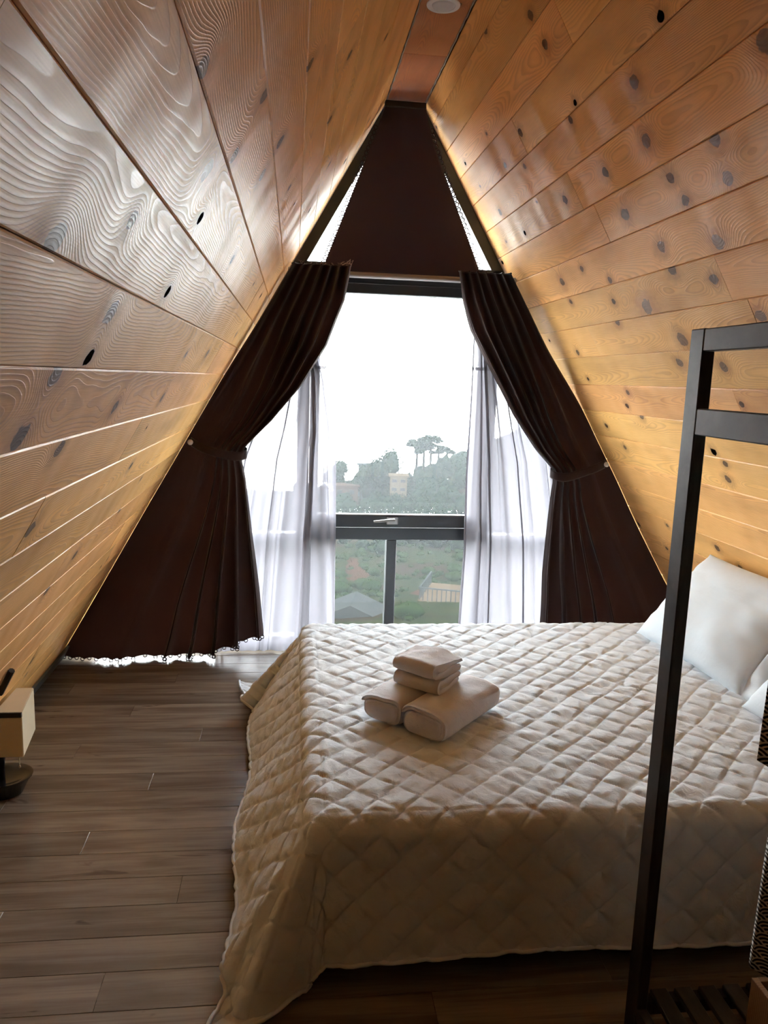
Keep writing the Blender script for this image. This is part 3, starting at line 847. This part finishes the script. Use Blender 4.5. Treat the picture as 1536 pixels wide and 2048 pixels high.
# ------------------------------------------------------------------ pillows
def pillow(loc, rot, W, H, T, seed, flange=None):
    n, m = 46, 34; V = []; F = []
    for side in (1, -1):
        for j in range(m+1):
            for i in range(n+1):
                s, t = -1+2*i/n, -1+2*j/m
                prof = max(0, (1-abs(s)**3.2))**.55*max(0, (1-abs(t)**3.0))**.6
                pinch = 1-.055*(1-t*t)*abs(s)**4; pin2 = 1-.05*(1-s*s)*abs(t)**4
                nz = mnoise.noise(Vector((s*2.2+seed, t*2.2, side)))
                wr_ = mnoise.noise(Vector((s*3+seed*3, t*9, side*2.0)))*.010*(abs(s)**1.5+.2)
                V.append((s*W/2*pinch, t*H/2*pin2, side*(T/2*prof*(1+.16*nz)+wr_*prof)+.002*side))
    k = (n+1)*(m+1)
    for sd in (0, 1):
        for j in range(m):
            for i in range(n):
                q = (sd*k+j*(n+1)+i, sd*k+j*(n+1)+i+1, sd*k+(j+1)*(n+1)+i+1, sd*k+(j+1)*(n+1)+i)
                F.append(q if sd == 0 else q[::-1])
    ring = [j*0+i for i in range(n)]+[j*(n+1)+n for j in range(m)]+[m*(n+1)+i for i in range(n, 0, -1)]+[j*(n+1) for j in range(m, 0, -1)]
    for a, c in zip(ring, ring[1:]+ring[:1]): F.append((a, a+k, c+k, c))
    root = empty('pillow', loc); root.rotation_euler = rot
    mesh_obj('cushion', V, F, M_PILLOW, root, True)
    if flange:
        # loose open end of the pillowcase
        b = MB(); P = []
        for j in range(40):
            t = -1+2*j/39; P_ = []
            for i in range(12):
                q = i/11
                xx = W/2*.955+q*.085
                P_.append((xx, t*H/2*(.97-.05*(1-abs(t))), .026*(1-q)*(1-t*t)+.012*math.sin(t*9+q*4)*q+.010*math.sin(t*21+2)*q))
            P.append(P_)
        b.grid(P); fl = b.build('pillowcase_end', M_PILLOW, root, True)
        md = fl.modifiers.new('thick', 'SOLIDIFY'); md.thickness = .004
    return root
tilt = math.radians(47)
def pil_rot(yaw, roll=0.0):
    # local x runs towards the viewer (-y), local y up the slope, local z out of the pillow into the room
    ax = Vector((.06*1, -1, 0)).normalized()
    ax.rotate(Matrix.Rotation(yaw, 3, 'Z'))
    side = Vector((0, 0, 1)).cross(ax)
    if side.x < 0: side = -side
    ay = side*math.cos(tilt)+Vector((0, 0, 1))*math.sin(tilt)
    az = ax.cross(ay)
    return Matrix((ax, ay, az)).transposed().to_euler()
tag(pillow((1.600, 2.600, .565), pil_rot(.03), .66, .45, .15, 1.7, True), 'white pillow with a loose case end leaning on the wall, nearer the window', 'pillow', 'white pillows at the head of the bed')
tag(pillow((1.610, 1.865, .565), pil_rot(-.02), .66, .45, .15, 5.2), 'white pillow farther from the window, partly cut off by the picture edge', 'pillow', 'white pillows at the head of the bed')

# ------------------------------------------------------------------ towels
def ribbon_poly(cl, t):
    cl = [Vector((p[0], p[1])) for p in cl]; L = []; R_ = []
    for i, p in enumerate(cl):
        d = (cl[min(i+1, len(cl)-1)]-cl[max(i-1, 0)]).normalized(); nn = Vector((-d.y, d.x))
        L.append(p+nn*t/2); R_.append(p-nn*t/2)
    e = (cl[-1]-cl[-2]).normalized()*t*.42; s_ = (cl[0]-cl[1]).normalized()*t*.42
    return L+[cl[-1]+e]+R_[::-1]+[cl[0]+s_]
def arc(c, r, a0, a1, n=8, sx=1.0):
    return [(c[0]+sx*r*math.cos(a0+(a1-a0)*i/n), c[1]+r*math.sin(a0+(a1-a0)*i/n)) for i in range(n+1)]
def towel(cl, t, L, loc, rz, seed, label, group, sag=0.0):
    cl2 = []
    for a, c in zip(cl[:-1], cl[1:]):
        n = max(1, int(math.hypot(c[0]-a[0], c[1]-a[1])/.008))
        cl2 += [(a[0]+(c[0]-a[0])*i/n, a[1]+(c[1]-a[1])*i/n) for i in range(n)]
    cl2.append(cl[-1])
    poly = ribbon_poly(cl2, t); m = len(poly); n = 30
    cx = sum(p.x for p in poly)/m; zmin = min(p.y for p in poly); zmax = max(p.y for p in poly)
    V = []; F = []
    for i in range(n+1):
        q = i/n; e = min(q, 1-q)*L
        sh = 1-.10*math.exp(-(e/.014)**1)
        for k, p in enumerate(poly):
            hz = p.y-zmin
            x = cx+(p.x-cx)*(1-(1-sh)*.5); z = hz*sh+(zmax-zmin)*(1-sh)*.35
            y = -L/2+q*L+.006*math.sin(k*.21+seed)*(1 if q > .5 else -1)*(1 if e < .02 else 0)
            d = Vector((x*14+seed*7, y*14, z*10))
            nn = mnoise.noise(d)*.007+mnoise.noise(d*2.4)*.003
            V.append((x+nn*.6, y, max(.0, z+nn*sm(0, .02, z)-sag*math.cos(q*math.pi*2)*hz)))
    for i in range(n):
        for k in range(m): F.append((i*m+k, i*m+(k+1) % m, (i+1)*m+(k+1) % m, (i+1)*m+k))
    # caps
    h = len(cl2)
    for base, flip in ((0, False), (n*m, True)):
        Lr = list(range(0, h)); Rr = list(range(m-2, h, -1))
        for k in range(h-1):
            f = (base+Lr[k], base+Lr[k+1], base+Rr[k+1], base+Rr[k]); F.append(f[::-1] if flip else f)
        F.append((base+h-1, base+h, base+h+1)); F.append((base+0, base+m-2, base+m-1))
    o = mesh_obj('towel', V, F, M_TOWEL, None, True)
    o.location = loc; o.rotation_euler = (0, 0, rz)
    md = o.modifiers.new('soft', 'SUBSURF'); md.levels = 1; md.render_levels = 1
    return tag(o, label, 'towel', group)
# bath towels: thick folded core wrapped in an outer layer
def se(a, w, h, e=.62):
    c, q = math.cos(a), math.sin(a)
    return (w/2*math.copysign(abs(c)**e, c), h/2+h/2*math.copysign(abs(q)**e, q))
def bath_towel(W, H, L, loc, rz, seed, mirror, label, group):
    b = MB(); m = 44; n = 34
    def dist(p):
        d = Vector((p[0]*13+seed*7, p[1]*10, p[2]*13)); k = mnoise.noise(d)*.007+mnoise.noise(d*2.3)*.003
        return (p[0]+k*.6, p[1], max(0.0, p[2]+k*sm(0, .03, p[2])))
    rings = []
    for i in range(n+1):
        q = i/n; e = min(q, 1-q)*L; k = min(1, e/.022); k = .90+.10*math.sqrt(max(0, 1-(1-k)**2))
        yy = -L/2+q*L
        ring = []
        for j in range(m):
            x, z = se(2*math.pi*j/m, (W-.014)*k, (H-.013)*k)
            ring.append(dist((mirror*x, yy*.985, z+(H-.012)*(1-k)*.5+.001)))
        rings.append(ring)
    v = [p for q in rings for p in q]; f = []
    for i in range(n):
        for j in range(m): f.append((i*m+j, i*m+(j+1) % m, (i+1)*m+(j+1) % m, (i+1)*m+j))
    for base, o_ in ((0, 0), (n*m, -1)):
        # rounded end: inner rings towards the middle
        pr = list(range(base, base+m))
        for sc, push in ((.80, .008), (.45, .012), (.12, .013)):
            cur = []
            for j in range(m):
                p = rings[o_][j]; cx, cz = 0.0, H*.47
                sg = -1 if o_ == 0 else 1
                cur.append(len(v)); v.append((cx+(p[0]-cx)*sc, p[1]+sg*(push+.002*math.sin(j*.9+sc*9)), cz+(p[2]-cz)*sc))
            for j in range(m): f.append((pr[j], pr[(j+1) % m], cur[(j+1) % m], cur[j]))
            pr = cur
        f.append(tuple(pr))
    b.add(v, f)
    # outer layer: over the top and down the far side
    a0, a1 = math.radians(168), math.radians(-78); K = 40; N2 = 30; t = .011
    lay = []
    for i in range(N2+1):
        q = i/N2; yy = -L/2+q*L; e = min(q, 1-q)*L; k = .93+.07*min(1, e/.012)
        row_ = []
        for sgn in (1, -1):
            seq = range(K+1) if sgn == 1 else range(K, -1, -1)
            for j in seq:
                a = a0+(a1-a0)*j/K; edge = min(1.0, min(j, K-j)/2.0)
                th = t*(.25+.75*edge)
                w2, h2 = (W+(0 if sgn == 1 else -2*th))*k, (H+(0 if sgn == 1 else -2*th))*k
                x, z = se(a, w2, h2)
                z += (H-h2)/2
                p = dist((mirror*x, yy, z)); row_.append(p)
        lay.append(row_)
    v = [p for q in lay for p in q]; mm = len(lay[0]); f = []
    for i in range(N2):
        for j in range(mm): f.append((i*mm+j, i*mm+(j+1) % mm, (i+1)*mm+(j+1) % mm, (i+1)*mm+j))
    for base in (0, N2*mm):
        for j in range(K): f.append((base+j, base+j+1, base+mm-2-j, base+mm-1-j))
    b.add(v, f)
    o = b.build('towel', M_TOWEL, None, True); o.location = loc; o.rotation_euler = (0, 0, rz)
    return tag(o, label, 'towel', group)
TZ = HB+.012
dir_t = Vector((.663-.424, 2.198-1.936, 0)).normalized()
rz_t = math.atan2(dir_t.y, dir_t.x)-math.pi/2
front = Vector((.424-.211, 1.936-2.149, 0)).normalized()
cR = Vector((.365, 1.993, 0))+dir_t*.165; cL = Vector((.260, 2.098, 0))+dir_t*.165
bath_towel(.158, .084, .32, (cR.x, cR.y, TZ), rz_t, 1.0, 1, 'folded white bath towel on the bed, the lower right one under the stack', 'folded white towels on the bed')
bath_towel(.150, .082, .32, (cL.x, cL.y, TZ), rz_t, 2.3, 1, 'folded white bath towel on the bed, the lower left one under the stack', 'folded white towels on the bed')
def half_fold(w, t):
    return [(w/2, t*1.62), (-w/2+t*.6, t*1.62)]+arc((-w/2+t*.6, t*1.09), t*.53, math.pi/2, math.pi*1.5, 8)[1:]+[(w/2, t*.56)]
cT = Vector((.415, 2.195, 0))
rz_s = math.atan2(front.y, front.x)-math.pi/2
towel(half_fold(.130, .021), .021, .150, (cT.x, cT.y, TZ+.079), rz_s+.05+math.pi, 3.1, 'small folded white hand towel resting on the two bath towels', 'folded white towels on the bed')
towel(half_fold(.136, .022), .022, .158, (cT.x-.004, cT.y+.006, TZ+.079+.045), rz_s+.0+math.pi, 4.4, 'small folded white hand towel on top of the towel stack', 'folded white towels on the bed', .06)

# ================================================================== clothes rack
RKX0, RKX1, RKY0, RKY1, RKZ = .744, 1.215, .560, 1.418, 1.512
rack = empty('clothes_rack', ((RKX0+RKX1)/2, (RKY0+RKY1)/2, 0))
pw, pd = .025, .048
def rk(name, x0, x1, y0, y1, z0, z1, bev=.002):
    b = MB(); b.box(x0, x1, y0, y1, z0, z1, bev); return rel(b.build(name, M_RACK), rack)
for x in (RKX0, RKX1-pw):
    zt = RKZ if x == RKX0 else 1.512
    for yq in (RKY0, RKY1-pd): rk('post', x, x+pw, yq, yq+pd, .0, zt)
    rk('top_rail', x+.0006, x+pw-.0006, RKY0+pd, RKY1-pd, 1.470, 1.511)
    rk('side_rail', x+.0006, x+pw-.0006, RKY0+pd, RKY1-pd, 1.317, 1.366)
    rk('shelf_rail', x+.001, x+pw-.001, RKY0+pd, RKY1-pd, .062, .092)
for yq in (RKY0, RKY1-pd):
    rk('cross_rail', RKX0+pw, RKX1-pw, yq+.004, yq+.030, 1.472, 1.510) if yq == RKY0 else None
    rk('shelf_end', RKX0+pw, RKX1-pw, yq+.012, yq+pd-.006, .062, .092)
ns = 7
for i in range(ns):
    x0 = RKX0+pw+.014+i*(RKX1-RKX0-2*pw-.028)/ns
    rk('slat', x0+.008, x0+.046, RKY0+.010, RKY1-.010, .0925, .105)
xm = (RKX0+RKX1)/2
rk('cross_rail', RKX0+pw, RKX1-pw, RKY0+pd+.30, RKY0+pd+.326, 1.412, 1.440)
b = MB(); b.tube([(xm+.02, RKY0+.02, 1.425), (xm+.02, RKY0+pd+.33+.35, 1.425)], .011, 12)
auto_smooth(rel(b.build('hanging_rod', M_RACK), rack))
tag(rack, 'dark stained wooden clothes rack with a slatted shelf standing in front of the bed', 'clothes rack')

# printed robe on a hanger
RBY = 1.19
rb = empty('robe', (xm+.02, RBY, 1.425))
def robe_sheet(name, x0, x1, xb0, xb1, z0, z1, yoff, folds, seed):
    def fn(s, t):
        z = z0+(z1-z0)*t
        a = x0+(xb0-x0)*t; c = x1+(xb1-x1)*t
        bulge = math.sin(math.pi*s)
        yv = yoff-.022*bulge+.009*math.sin(folds*s*2*math.pi+seed+t)*(.3+t)
        return (a+(c-a)*s, RBY+yv, z-.014*math.sin(math.pi*s)*(t > .98))
    o = drape(name, M_ROBE, 40, 40, fn); md = o.modifiers.new('thick', 'SOLIDIFY'); md.thickness = .012
    return rel(o, rb)
robe_sheet('body', xm-.100, xm+.12, xm-.112, xm+.135, 1.330, .335, .0, 3, 0.3)
robe_sheet('sleeve', xm-.155, xm-.06, xm-.158, xm-.05, 1.305, .765, -.020, 1, 1.1)
robe_sheet('sleeve', xm+.10, xm+.165, xm+.09, xm+.165, 1.300, .765, -.020, 1, 2.1)
b = MB(); b.tube([(xm-.13, RBY-.004, 1.318), (xm-.05, RBY-.004, 1.345), (xm+.02, RBY-.004, 1.352), (xm+.09, RBY-.004, 1.345), (xm+.16, RBY-.004, 1.318)], .007, 8)
b.tube([(xm+.02, RBY-.004, 1.352), (xm+.02, RBY-.004, 1.405), (xm+.034, RBY-.004, 1.418), (xm+.034, RBY-.004, 1.432), (xm+.02, RBY-.004, 1.4415), (xm+.008, RBY-.004, 1.436)], .0025, 6)
rel(b.build('hanger', M_RACK, None, True), rb)
tag(rb, 'black robe printed with white wave arcs hanging from the clothes rack', 'robe')

# pine box on the rack shelf
bx = empty('pine_box', (1.02, 1.13, .1055))
for nm, dims in (('panel', (.905, .917, 1.02, 1.24, .106, .27)), ('panel', (1.128, 1.140, 1.02, 1.24, .106, .27)), ('panel', (.917, 1.128, 1.228, 1.24, .106, .27)),
                 ('panel', (.917, 1.128, 1.02, 1.032, .106, .27)), ('bottom', (.917, 1.128, 1.032, 1.228, .106, .118))):
    b = MB(); b.box(*dims, .001); rel(b.build(nm, M_PINE), bx)
tag(bx, 'honey coloured pine box on the slatted shelf of the clothes rack', 'box')

# ================================================================== floor lamp by the left slope
lp = empty('table_lamp', (-.895, 2.52, 0))
def lq(o): return rel(o, lp)
sk = .135
def sh_pt(x, y, z): return (x-sk*(y-2.42)*(x+.928)/.081, y, z)
sx0, sx1, sy0, sy1, sz0, sz1 = -.928, -.847, 2.42, 2.62, .170, .318
def panel(name, p, mat=M_CREAM, th=.004):
    o = mesh_obj(name, [sh_pt(*q) for q in p], [tuple(range(len(p)))], mat); md = o.modifiers.new('thick', 'SOLIDIFY'); md.thickness = th; md.offset = 0
    return lq(o)
shade = empty('shade', (0, 0, 0)); shade.parent = lp
def sp(*a, **k):
    o = panel(*a, **k); o.parent = shade; return o
sp('side_panel', [(sx1, sy0, sz0), (sx1, sy1, sz0), (sx1, sy1, sz1), (sx1, sy0, sz1)])
sp('side_panel', [(sx0, sy0, sz0), (sx0, sy1, sz0), (sx0, sy1, sz1), (sx0, sy0, sz1)])
sp('end_panel', [(sx0, sy0, sz0), (sx1, sy0, sz0), (sx1, sy0, sz1), (sx0, sy0, sz1)])
sp('end_panel', [(sx0, sy1, sz0), (sx1, sy1, sz0), (sx1, sy1, sz1), (sx0, sy1, sz1)])
sp('top_panel', [(sx0, sy0, sz1), (sx1, sy0, sz1), (sx1, sy1, sz1), (sx0, sy1, sz1)])
b = MB(); b.box(sx0, sx1+.002, sy0-.005, sy0+.004, sz1-.014, sz1+.002, .001); o = lq(b.build('edge_trim', M_DARKTRIM)); o.parent = shade
b = MB()
for i in range(11): b.lathe([(.0007, -.0024), (.0024, 0), (.0007, .0024)], (-.877, 2.47, .166-i*.0046), 8)
b.lathe([(.001, -.008), (.0045, -.004), (.002, .004)], (-.877, 2.47, .112), 8)
lq(b.build('pull_chain', M_BRASS, None, True))
b = MB(); b.lathe([(.010, .05), (.010, .10), (.013, .12), (.013, .20), (.009, .24)], (-.945, 2.50, 0), 14); auto_smooth(lq(b.build('stem', M_BLACKGLOSS)))
b = MB(); b.lathe([(.040, .001), (.055, .004), (.062, .022), (.072, .046), (.082, .060), (.084, .066), (.078, .067), (.060, .058), (.030, .052), (.004, .052)], (-.945, 2.50, 0), 32, 1.15, 1.0)
auto_smooth(lq(b.build('base', M_BLACKGLOSS)))
b = MB(); b.lathe([(.036, .0005), (.046, .0005), (.046, .004), (.036, .004)], (-.945, 2.50, 0), 24, 1.15, 1.0)
tag(lp, 'small lamp with box shaped cream shade and black dish base beside the left wall', 'lamp')

# short dark bar against the left slope above the lamp
p0, p1 = on_left(-6, 1384), on_left(17, 1338)
nl = Vector((1, 0, -LT)).normalized()
b = MB(); b.tube([p0+nl*.010, p1+nl*.010], .0095, 8)
tag(b.build('wall_peg', M_DARKTRIM), 'short dark bar on the left sloping wall above the lamp', 'peg')
# ================================================================== outdoors: the valley beyond the glass
def gmat(name, cols, scale=3.0, rough=.95):
    g = G(name); c = g.coord()
    n = g.noise(c, scale, 4, .6); n2 = g.noise(c, scale*.23, 3)
    col = g.mix(g.ss(.35, .65, n), cols[0], cols[1])
    if len(cols) > 2: col = g.mix(g.ss(.50, .62, n2), col, cols[2])
    return g.done(g.bsdf(col, rough, spec=0.0))
M_GRASS = gmat('valley_grass', [(0.0052, 0.0076, 0.0032), (0.0088, 0.0098, 0.0042), (0.0092, 0.0068, 0.0042)], .5)
M_LEAF = gmat('forest_leaf', [(0.0025, 0.005, 0.0035), (0.0055, 0.009, 0.005)], .9)
M_LEAF2 = gmat('bush_leaf', [(0.0045, 0.0085, 0.00325), (0.0085, 0.0125, 0.005)], .9)
M_BARK = plain('pine_bark', (.008, .006, .005), .9, 0.0, 0.0)
M_SOIL = gmat('red_soil', [(0.019, 0.01, 0.0065), (0.015, 0.009, 0.0055)], 1.0)
M_PLASTER = gmat('cream_plaster', [(0.0375, 0.0275, 0.0185), (0.0335, 0.025, 0.017)], 1.0)
M_TEAL = gmat('pale_teal_plaster', [(0.0175, 0.0225, 0.0225), (0.016, 0.0205, 0.0205)], 1.0)
M_ROOFG = gmat('grey_roof_sheet', [(0.014, 0.0155, 0.015), (0.017, 0.018, 0.017)], 1.0)
M_ROOFR = gmat('dull_red_roof', [(0.0225, 0.014, 0.0105), (0.02, 0.013, 0.01)], 1.0)
M_DPANE = plain('dark_house_pane', (.006, .007, .008), .5, 0.0, .1)
M_RAIL = plain('grey_balcony_rail', (.020, .022, .022), .7, 0.0, 0.0)

def ground(x, y):
    z = interp([8, 30, 50, 70, 110, 140, 155, 200, 420], [-9.5, -12.0, -14.6, -17.2, -20.3, -21.0, -21.5, -36, -60], y)
    hill = sm(12, 62, x-(y-150)*.06)*sm(85, 140, y)*(1-sm(190, 300, y))
    z += 15.5*hill
    z += 5.0*sm(-14, -60, x)*sm(60, 130, y)
    z += 3.2*sm(4, -8, x)*sm(60, 85, y)*(1-sm(95, 120, y))
    z += .9*mnoise.noise(Vector((x*.08, y*.05, 2.0)))+.35*mnoise.noise(Vector((x*.3, y*.25, 5.0)))
    return z
ys = [8*(1.0415**i) for i in range(98)]
b = MB(); b.grid([[(x, y, ground(x, y)) for x in [(-1+2*j/110)*(14+y*.75)+y*.12 for j in range(111)]] for y in ys])
tag(b.build('terrain', M_GRASS, None, True), kind='structure')

# leafy crowns as clusters of small leaf faces around a lumpy core
def ico(sub=2):
    import bmesh
    bm = bmesh.new(); bmesh.ops.create_icosphere(bm, subdivisions=sub, radius=1)
    v = [p.co.copy() for p in bm.verts]; f = [tuple(q.index for q in p.verts) for p in bm.faces]; bm.free(); return v, f
ICO2, ICO3 = ico(2), ico(3)
def crown(mb, c, rx, rz, seed, fine=True, leaf=.0, nleaf=0):
    v, f = ICO3 if fine else ICO2
    out = []
    for p in v:
        k = .82+.34*mnoise.noise(p*1.7+Vector((seed, 0, 0)))+.24*mnoise.noise(p*4.3+Vector((0, seed, 0)))
        out.append((c[0]+p.x*rx*k, c[1]+p.y*rx*k, c[2]+p.z*rz*k))
    mb.add(out, f)
    for _ in range(nleaf):
        d = Vector((rng.gauss(0, 1), rng.gauss(0, 1), rng.gauss(0, 1))).normalized()
        k = rng.uniform(.75, 1.35); q = Vector((c[0]+d.x*rx*k, c[1]+d.y*rx*k, c[2]+d.z*rz*k))
        e1 = Vector((rng.gauss(0, 1), rng.gauss(0, 1), rng.gauss(0, 1))).normalized()*leaf; e2 = e1.orthogonal().normalized()*leaf*.6
        mb.add([q-e1, q+e2, q+e1, q-e2], [(0, 1, 2, 3)])
def leafy(name, x, y, h, rx, mat, seed, label, cat='tree', group='trees across the valley'):
    z = ground(x, y); root = empty(name, (x, y, z))
    b = MB()
    for k in range(7):
        a = k*2.4+seed; rr = rx*.55*(k % 3)/2
        crown(b, (rr*math.cos(a), rr*math.sin(a), h*(.48+.42*((k*.37+seed*.13) % 1.0))), rx*.55, h*.24, seed+k, False, rx*.085, 160)
    b.build('foliage', mat, root, True)
    b = MB(); b.tube([(0, 0, -.3), (.1, 0, h*.3), (0, .1, h*.6)], [rx*.09, rx*.07, rx*.04], 7); b.build('trunk', M_BARK, root, True)
    return tag(root, label, cat, group)
def place(px, y): return at_y(px, 900, y).x

# dense forest on the hill and along the valley: nobody could count it
fb = MB(); n = 0
for i in range(1500):
    y = rng.uniform(88, 186); x = rng.uniform(8, 95)
    if x-(y-150)*.06 < 13+8*rng.random(): continue
    z = ground(x, y); hgt = rng.uniform(1.7, 3.3)
    crown(fb, (x, y, z+hgt*.5), hgt*rng.uniform(.42, .62), hgt*.62, i*.7, False, .20, 60)
for i in range(230):
    y = rng.uniform(84, 150); x = rng.uniform(-55, 16)
    z = ground(x, y); hgt = rng.uniform(1.4, 3.2)*(.6 if y < 105 else 1)
    crown(fb, (x, y, z+hgt*.4), hgt*.65, hgt*.55, i*.9, False, .22, 40)
tag(fb.build('hillside_forest', M_LEAF, None, True), 'dense hazy green forest covering the hill across the valley', 'forest', kind='stuff')
bb_ = MB()
HS = [(place(q, yy), yy, w_) for q, yy, w_ in ((918, 58, 3.4), (851, 60, 1.8), (706, 52, 2.6))]
for i in range(2200):
    y = rng.uniform(34, 92); x = rng.uniform(-.45*y, .75*y)
    if rng.random() < .35: continue
    if any(abs(x-hx) < w_ and hy-14 < y < hy+2 for hx, hy, w_ in HS): continue
    z = ground(x, y); hgt = rng.uniform(.2, .5)+.9*rng.random()**5
    crown(bb_, (x, y, z+hgt*.3), hgt*rng.uniform(.6, 1.2), hgt*.55, i*1.3, False, .09, 22)
tag(bb_.build('valley_bushes', M_LEAF2, None, True), 'low green bushes scattered over the grassy valley floor', 'bushes', kind='stuff')

# tall pines with bare trunks on the crest
def tall_pine(px, y, top_py, base_py, w, seed, label):
    c = at_y(px, base_py, y); t = at_y(px, top_py, y); h = t.z-c.z
    root = empty('tall_pine', c)
    b = MB(); b.tube([(0, 0, -3), (.05, 0, h*.4), (.1*math.sin(seed), 0, h*.92)], [.30, .24, .10], 7); b.build('trunk', M_BARK, root, True)
    b = MB()
    for k in range(8):
        a = k*2.1+seed; rr = w*(.25+.5*((k*.41+seed) % 1))
        crown(b, (rr*math.cos(a), rr*math.sin(a), h*(.62+.36*((k*.29+seed*.7) % 1))), w*.42, h*.055, seed*3+k, False, .30, 110)
    b.build('foliage', M_LEAF, root, True)
    b = MB()
    for k in range(6):
        a = k*2.1+seed; b.tube([(0, 0, h*(.5+.06*k)), (w*.5*math.cos(a), w*.5*math.sin(a), h*(.60+.06*k))], [.09, .04], 5)
    b.build('branch', M_BARK, root, True)
    return tag(root, label, 'tree', 'tall pines on the crest')
Y1_ = 150
tall_pine(832, Y1_, 882, 945, 1.8, 1.0, 'tall hazy pine with bare trunk on the crest, leftmost of the crest pines')
tall_pine(846, Y1_+3, 873, 942, 2.2, 2.2, 'tall hazy pine with bare trunk on the crest, second from the left')
tall_pine(860, Y1_+1, 871, 938, 2.2, 3.7, 'tall hazy pine with bare trunk on the crest, third from the left')
tall_pine(876, Y1_+4, 889, 932, 1.8, 4.9, 'tall hazy pine with bare trunk on the crest, fourth from the left')
tall_pine(893, Y1_+2, 893, 925, 1.7, 6.1, 'shorter hazy pine on the crest, rightmost beside the rising forest')
leafy('round_tree', place(764, 140), 140, 8.5, 3.4, M_LEAF, 1.0, 'full round tree on the ridge between the teal and the cream house')
leafy('round_tree', place(748, 143), 143, 7.2, 2.2, M_LEAF, 2.4, 'slimmer round tree on the ridge just right of the teal house')
leafy('round_tree', place(722, 138), 138, 6.6, 1.6, M_LEAF, 3.1, 'thin tree on the ridge in front of the left corner of the teal house')
leafy('round_tree', place(784, 146), 146, 6.5, 1.5, M_LEAF, 5.1, 'thin tree on the ridge directly behind the cream house')
leafy('round_tree', place(676, 142), 142, 6.5, 2.6, M_LEAF, 4.4, 'round tree on the ridge at the far left, beside the voile curtain')
leafy('round_tree', place(702, 140), 140, 3.8, 2.2, M_LEAF, 6.0, 'small low tree on the ridge right of the low brick house')

def house(name, px, base_py, y, w, d, h, wall, roof, label, rz=0.0, floors=1, gable=False, terrace=False):
    c = at_y(px, base_py, y); root = empty(name, c, rz)
    b = MB(); b.box(-w/2, w/2, -d/2, d/2, -4, h); b.build('wall', wall, root)
    if gable:
        b = MB(); o_ = .35
        b.prism([(-w/2-o_, h), (w/2+o_, h), (0, h+w*.26)], -d/2-o_, d/2+o_); b.build('roof', roof, root)
    else:
        b = MB(); b.box(-w/2-.3, w/2+.3, -d/2-.3, d/2+.3, h, h+.28); b.build('roof', roof, root)
    nw = max(2, int(w/2.2))
    for fl in range(floors):
        for k in range(nw):
            x0 = -w/2+(k+.5)*w/nw; z0 = (fl+.30)*h/floors
            b = MB(); b.box(x0-.5, x0+.5, -d/2-.06, -d/2+.05, z0, z0+h/floors*.45); wn = b.build('window', wall, root)
            b = MB(); b.box(x0-.42, x0+.42, -d/2-.09, -d/2-.05, z0+.08, z0+h/floors*.45-.08); p_ = b.build('pane', M_DPANE, wn)
    if terrace:
        for k in range(15):
            xx = -w/2+.1+k*(w-.2)/14
            b = MB(); b.box(xx-.035, xx+.035, -d/2-.22, -d/2-.15, h+.28, h+1.25); b.build('baluster', M_RAIL, root)
        for k in range(10):
            yy = -d/2+k*d/9
            b = MB(); b.box(-w/2-.22, -w/2-.15, yy-.035, yy+.035, h+.28, h+1.25); b.build('baluster', M_RAIL, root)
        b = MB(); b.box(-w/2-.25, w/2+.25, -d/2-.25, -d/2-.13, h+1.22, h+1.32); b.box(-w/2-.25, -w/2-.13, -d/2-.25, d/2, h+1.22, h+1.32); b.build('handrail', M_RAIL, root)
        b = MB(); b.box(w*.05, w/2-.3, -d*.1, d/2-.3, h+.28, h+2.6); b.build('stair_room', M_ROOFR, root)
    return tag(root, label, 'house')
house('distant_house', 796, 985, 136, 3.0, 3.0, 3.0, M_PLASTER, M_PLASTER, 'small cream two-storey house on the ridge right of the round trees', -.1, 2)
house('distant_house', 737, 975, 146, 3.6, 3.0, 4.2, M_TEAL, M_ROOFG, 'pale teal house standing on the ridge among the trees', .1, 2)
house('distant_house', 690, 993, 138, 4.4, 3.0, 2.0, M_ROOFR, M_ROOFR, 'low brick red house on the ridge near the left voile curtain', 0, 1)
house('distant_house', 772, 938, 152, 1.2, 1.2, 1.6, M_PLASTER, M_PLASTER, 'tiny pale tower house rising behind the ridge trees', 0, 1)
house('valley_house', 918, 1232, 58, 5.2, 5.0, 1.5, M_PLASTER, M_PLASTER, 'cream house with a railed roof terrace down in the valley at right', -.35, 1, False, True)
house('valley_house', 851, 1224, 60, 1.6, 2.2, 1.1, M_PLASTER, M_ROOFR, 'small cream gabled hut in the valley left of the terrace house', .35, 1, True)
house('valley_house', 706, 1236, 52, 3.6, 3.0, .5, M_ROOFG, M_ROOFG, 'low grey roofed shed in the valley left of the window mullion', -.2, 1, True)

# bare landslip on the slope left of the mullion
c = at_y(706, 1150, 80); b = MB(); P = []
for j in range(12):
    r_ = []
    for i in range(12):
        s, t = -1+2*i/11, j/11
        x = c.x+s*1.4*(1.1-.6*t)+1.1*mnoise.noise(Vector((s*1.1, t*5, 1))); y = 70+t*14
        r_.append((x, y, ground(x, y)+.20-.30*abs(s)**3-.25*abs(2*t-1)**4))
    P.append(r_)
b.grid(P); tag(b.build('landslip', M_SOIL, None, True), kind='structure')

# morning haze filling the valley
g = G('valley_haze'); vsct = g.n('VolumeScatter'); vsct.inputs['Color'].default_value = (.93, .97, 1.0, 1); vsct.inputs['Density'].default_value = .00034
vsct.inputs['Anisotropy'].default_value = 0.0
g.t.links.new(vsct.outputs[0], g.out.inputs['Volume'])
b = MB(); b.box(-330, 400, 14, 420, -75, 60)
hz = b.build('valley_haze', g.m); tag(hz, 'thin white haze hanging over the valley', 'haze', kind='stuff')
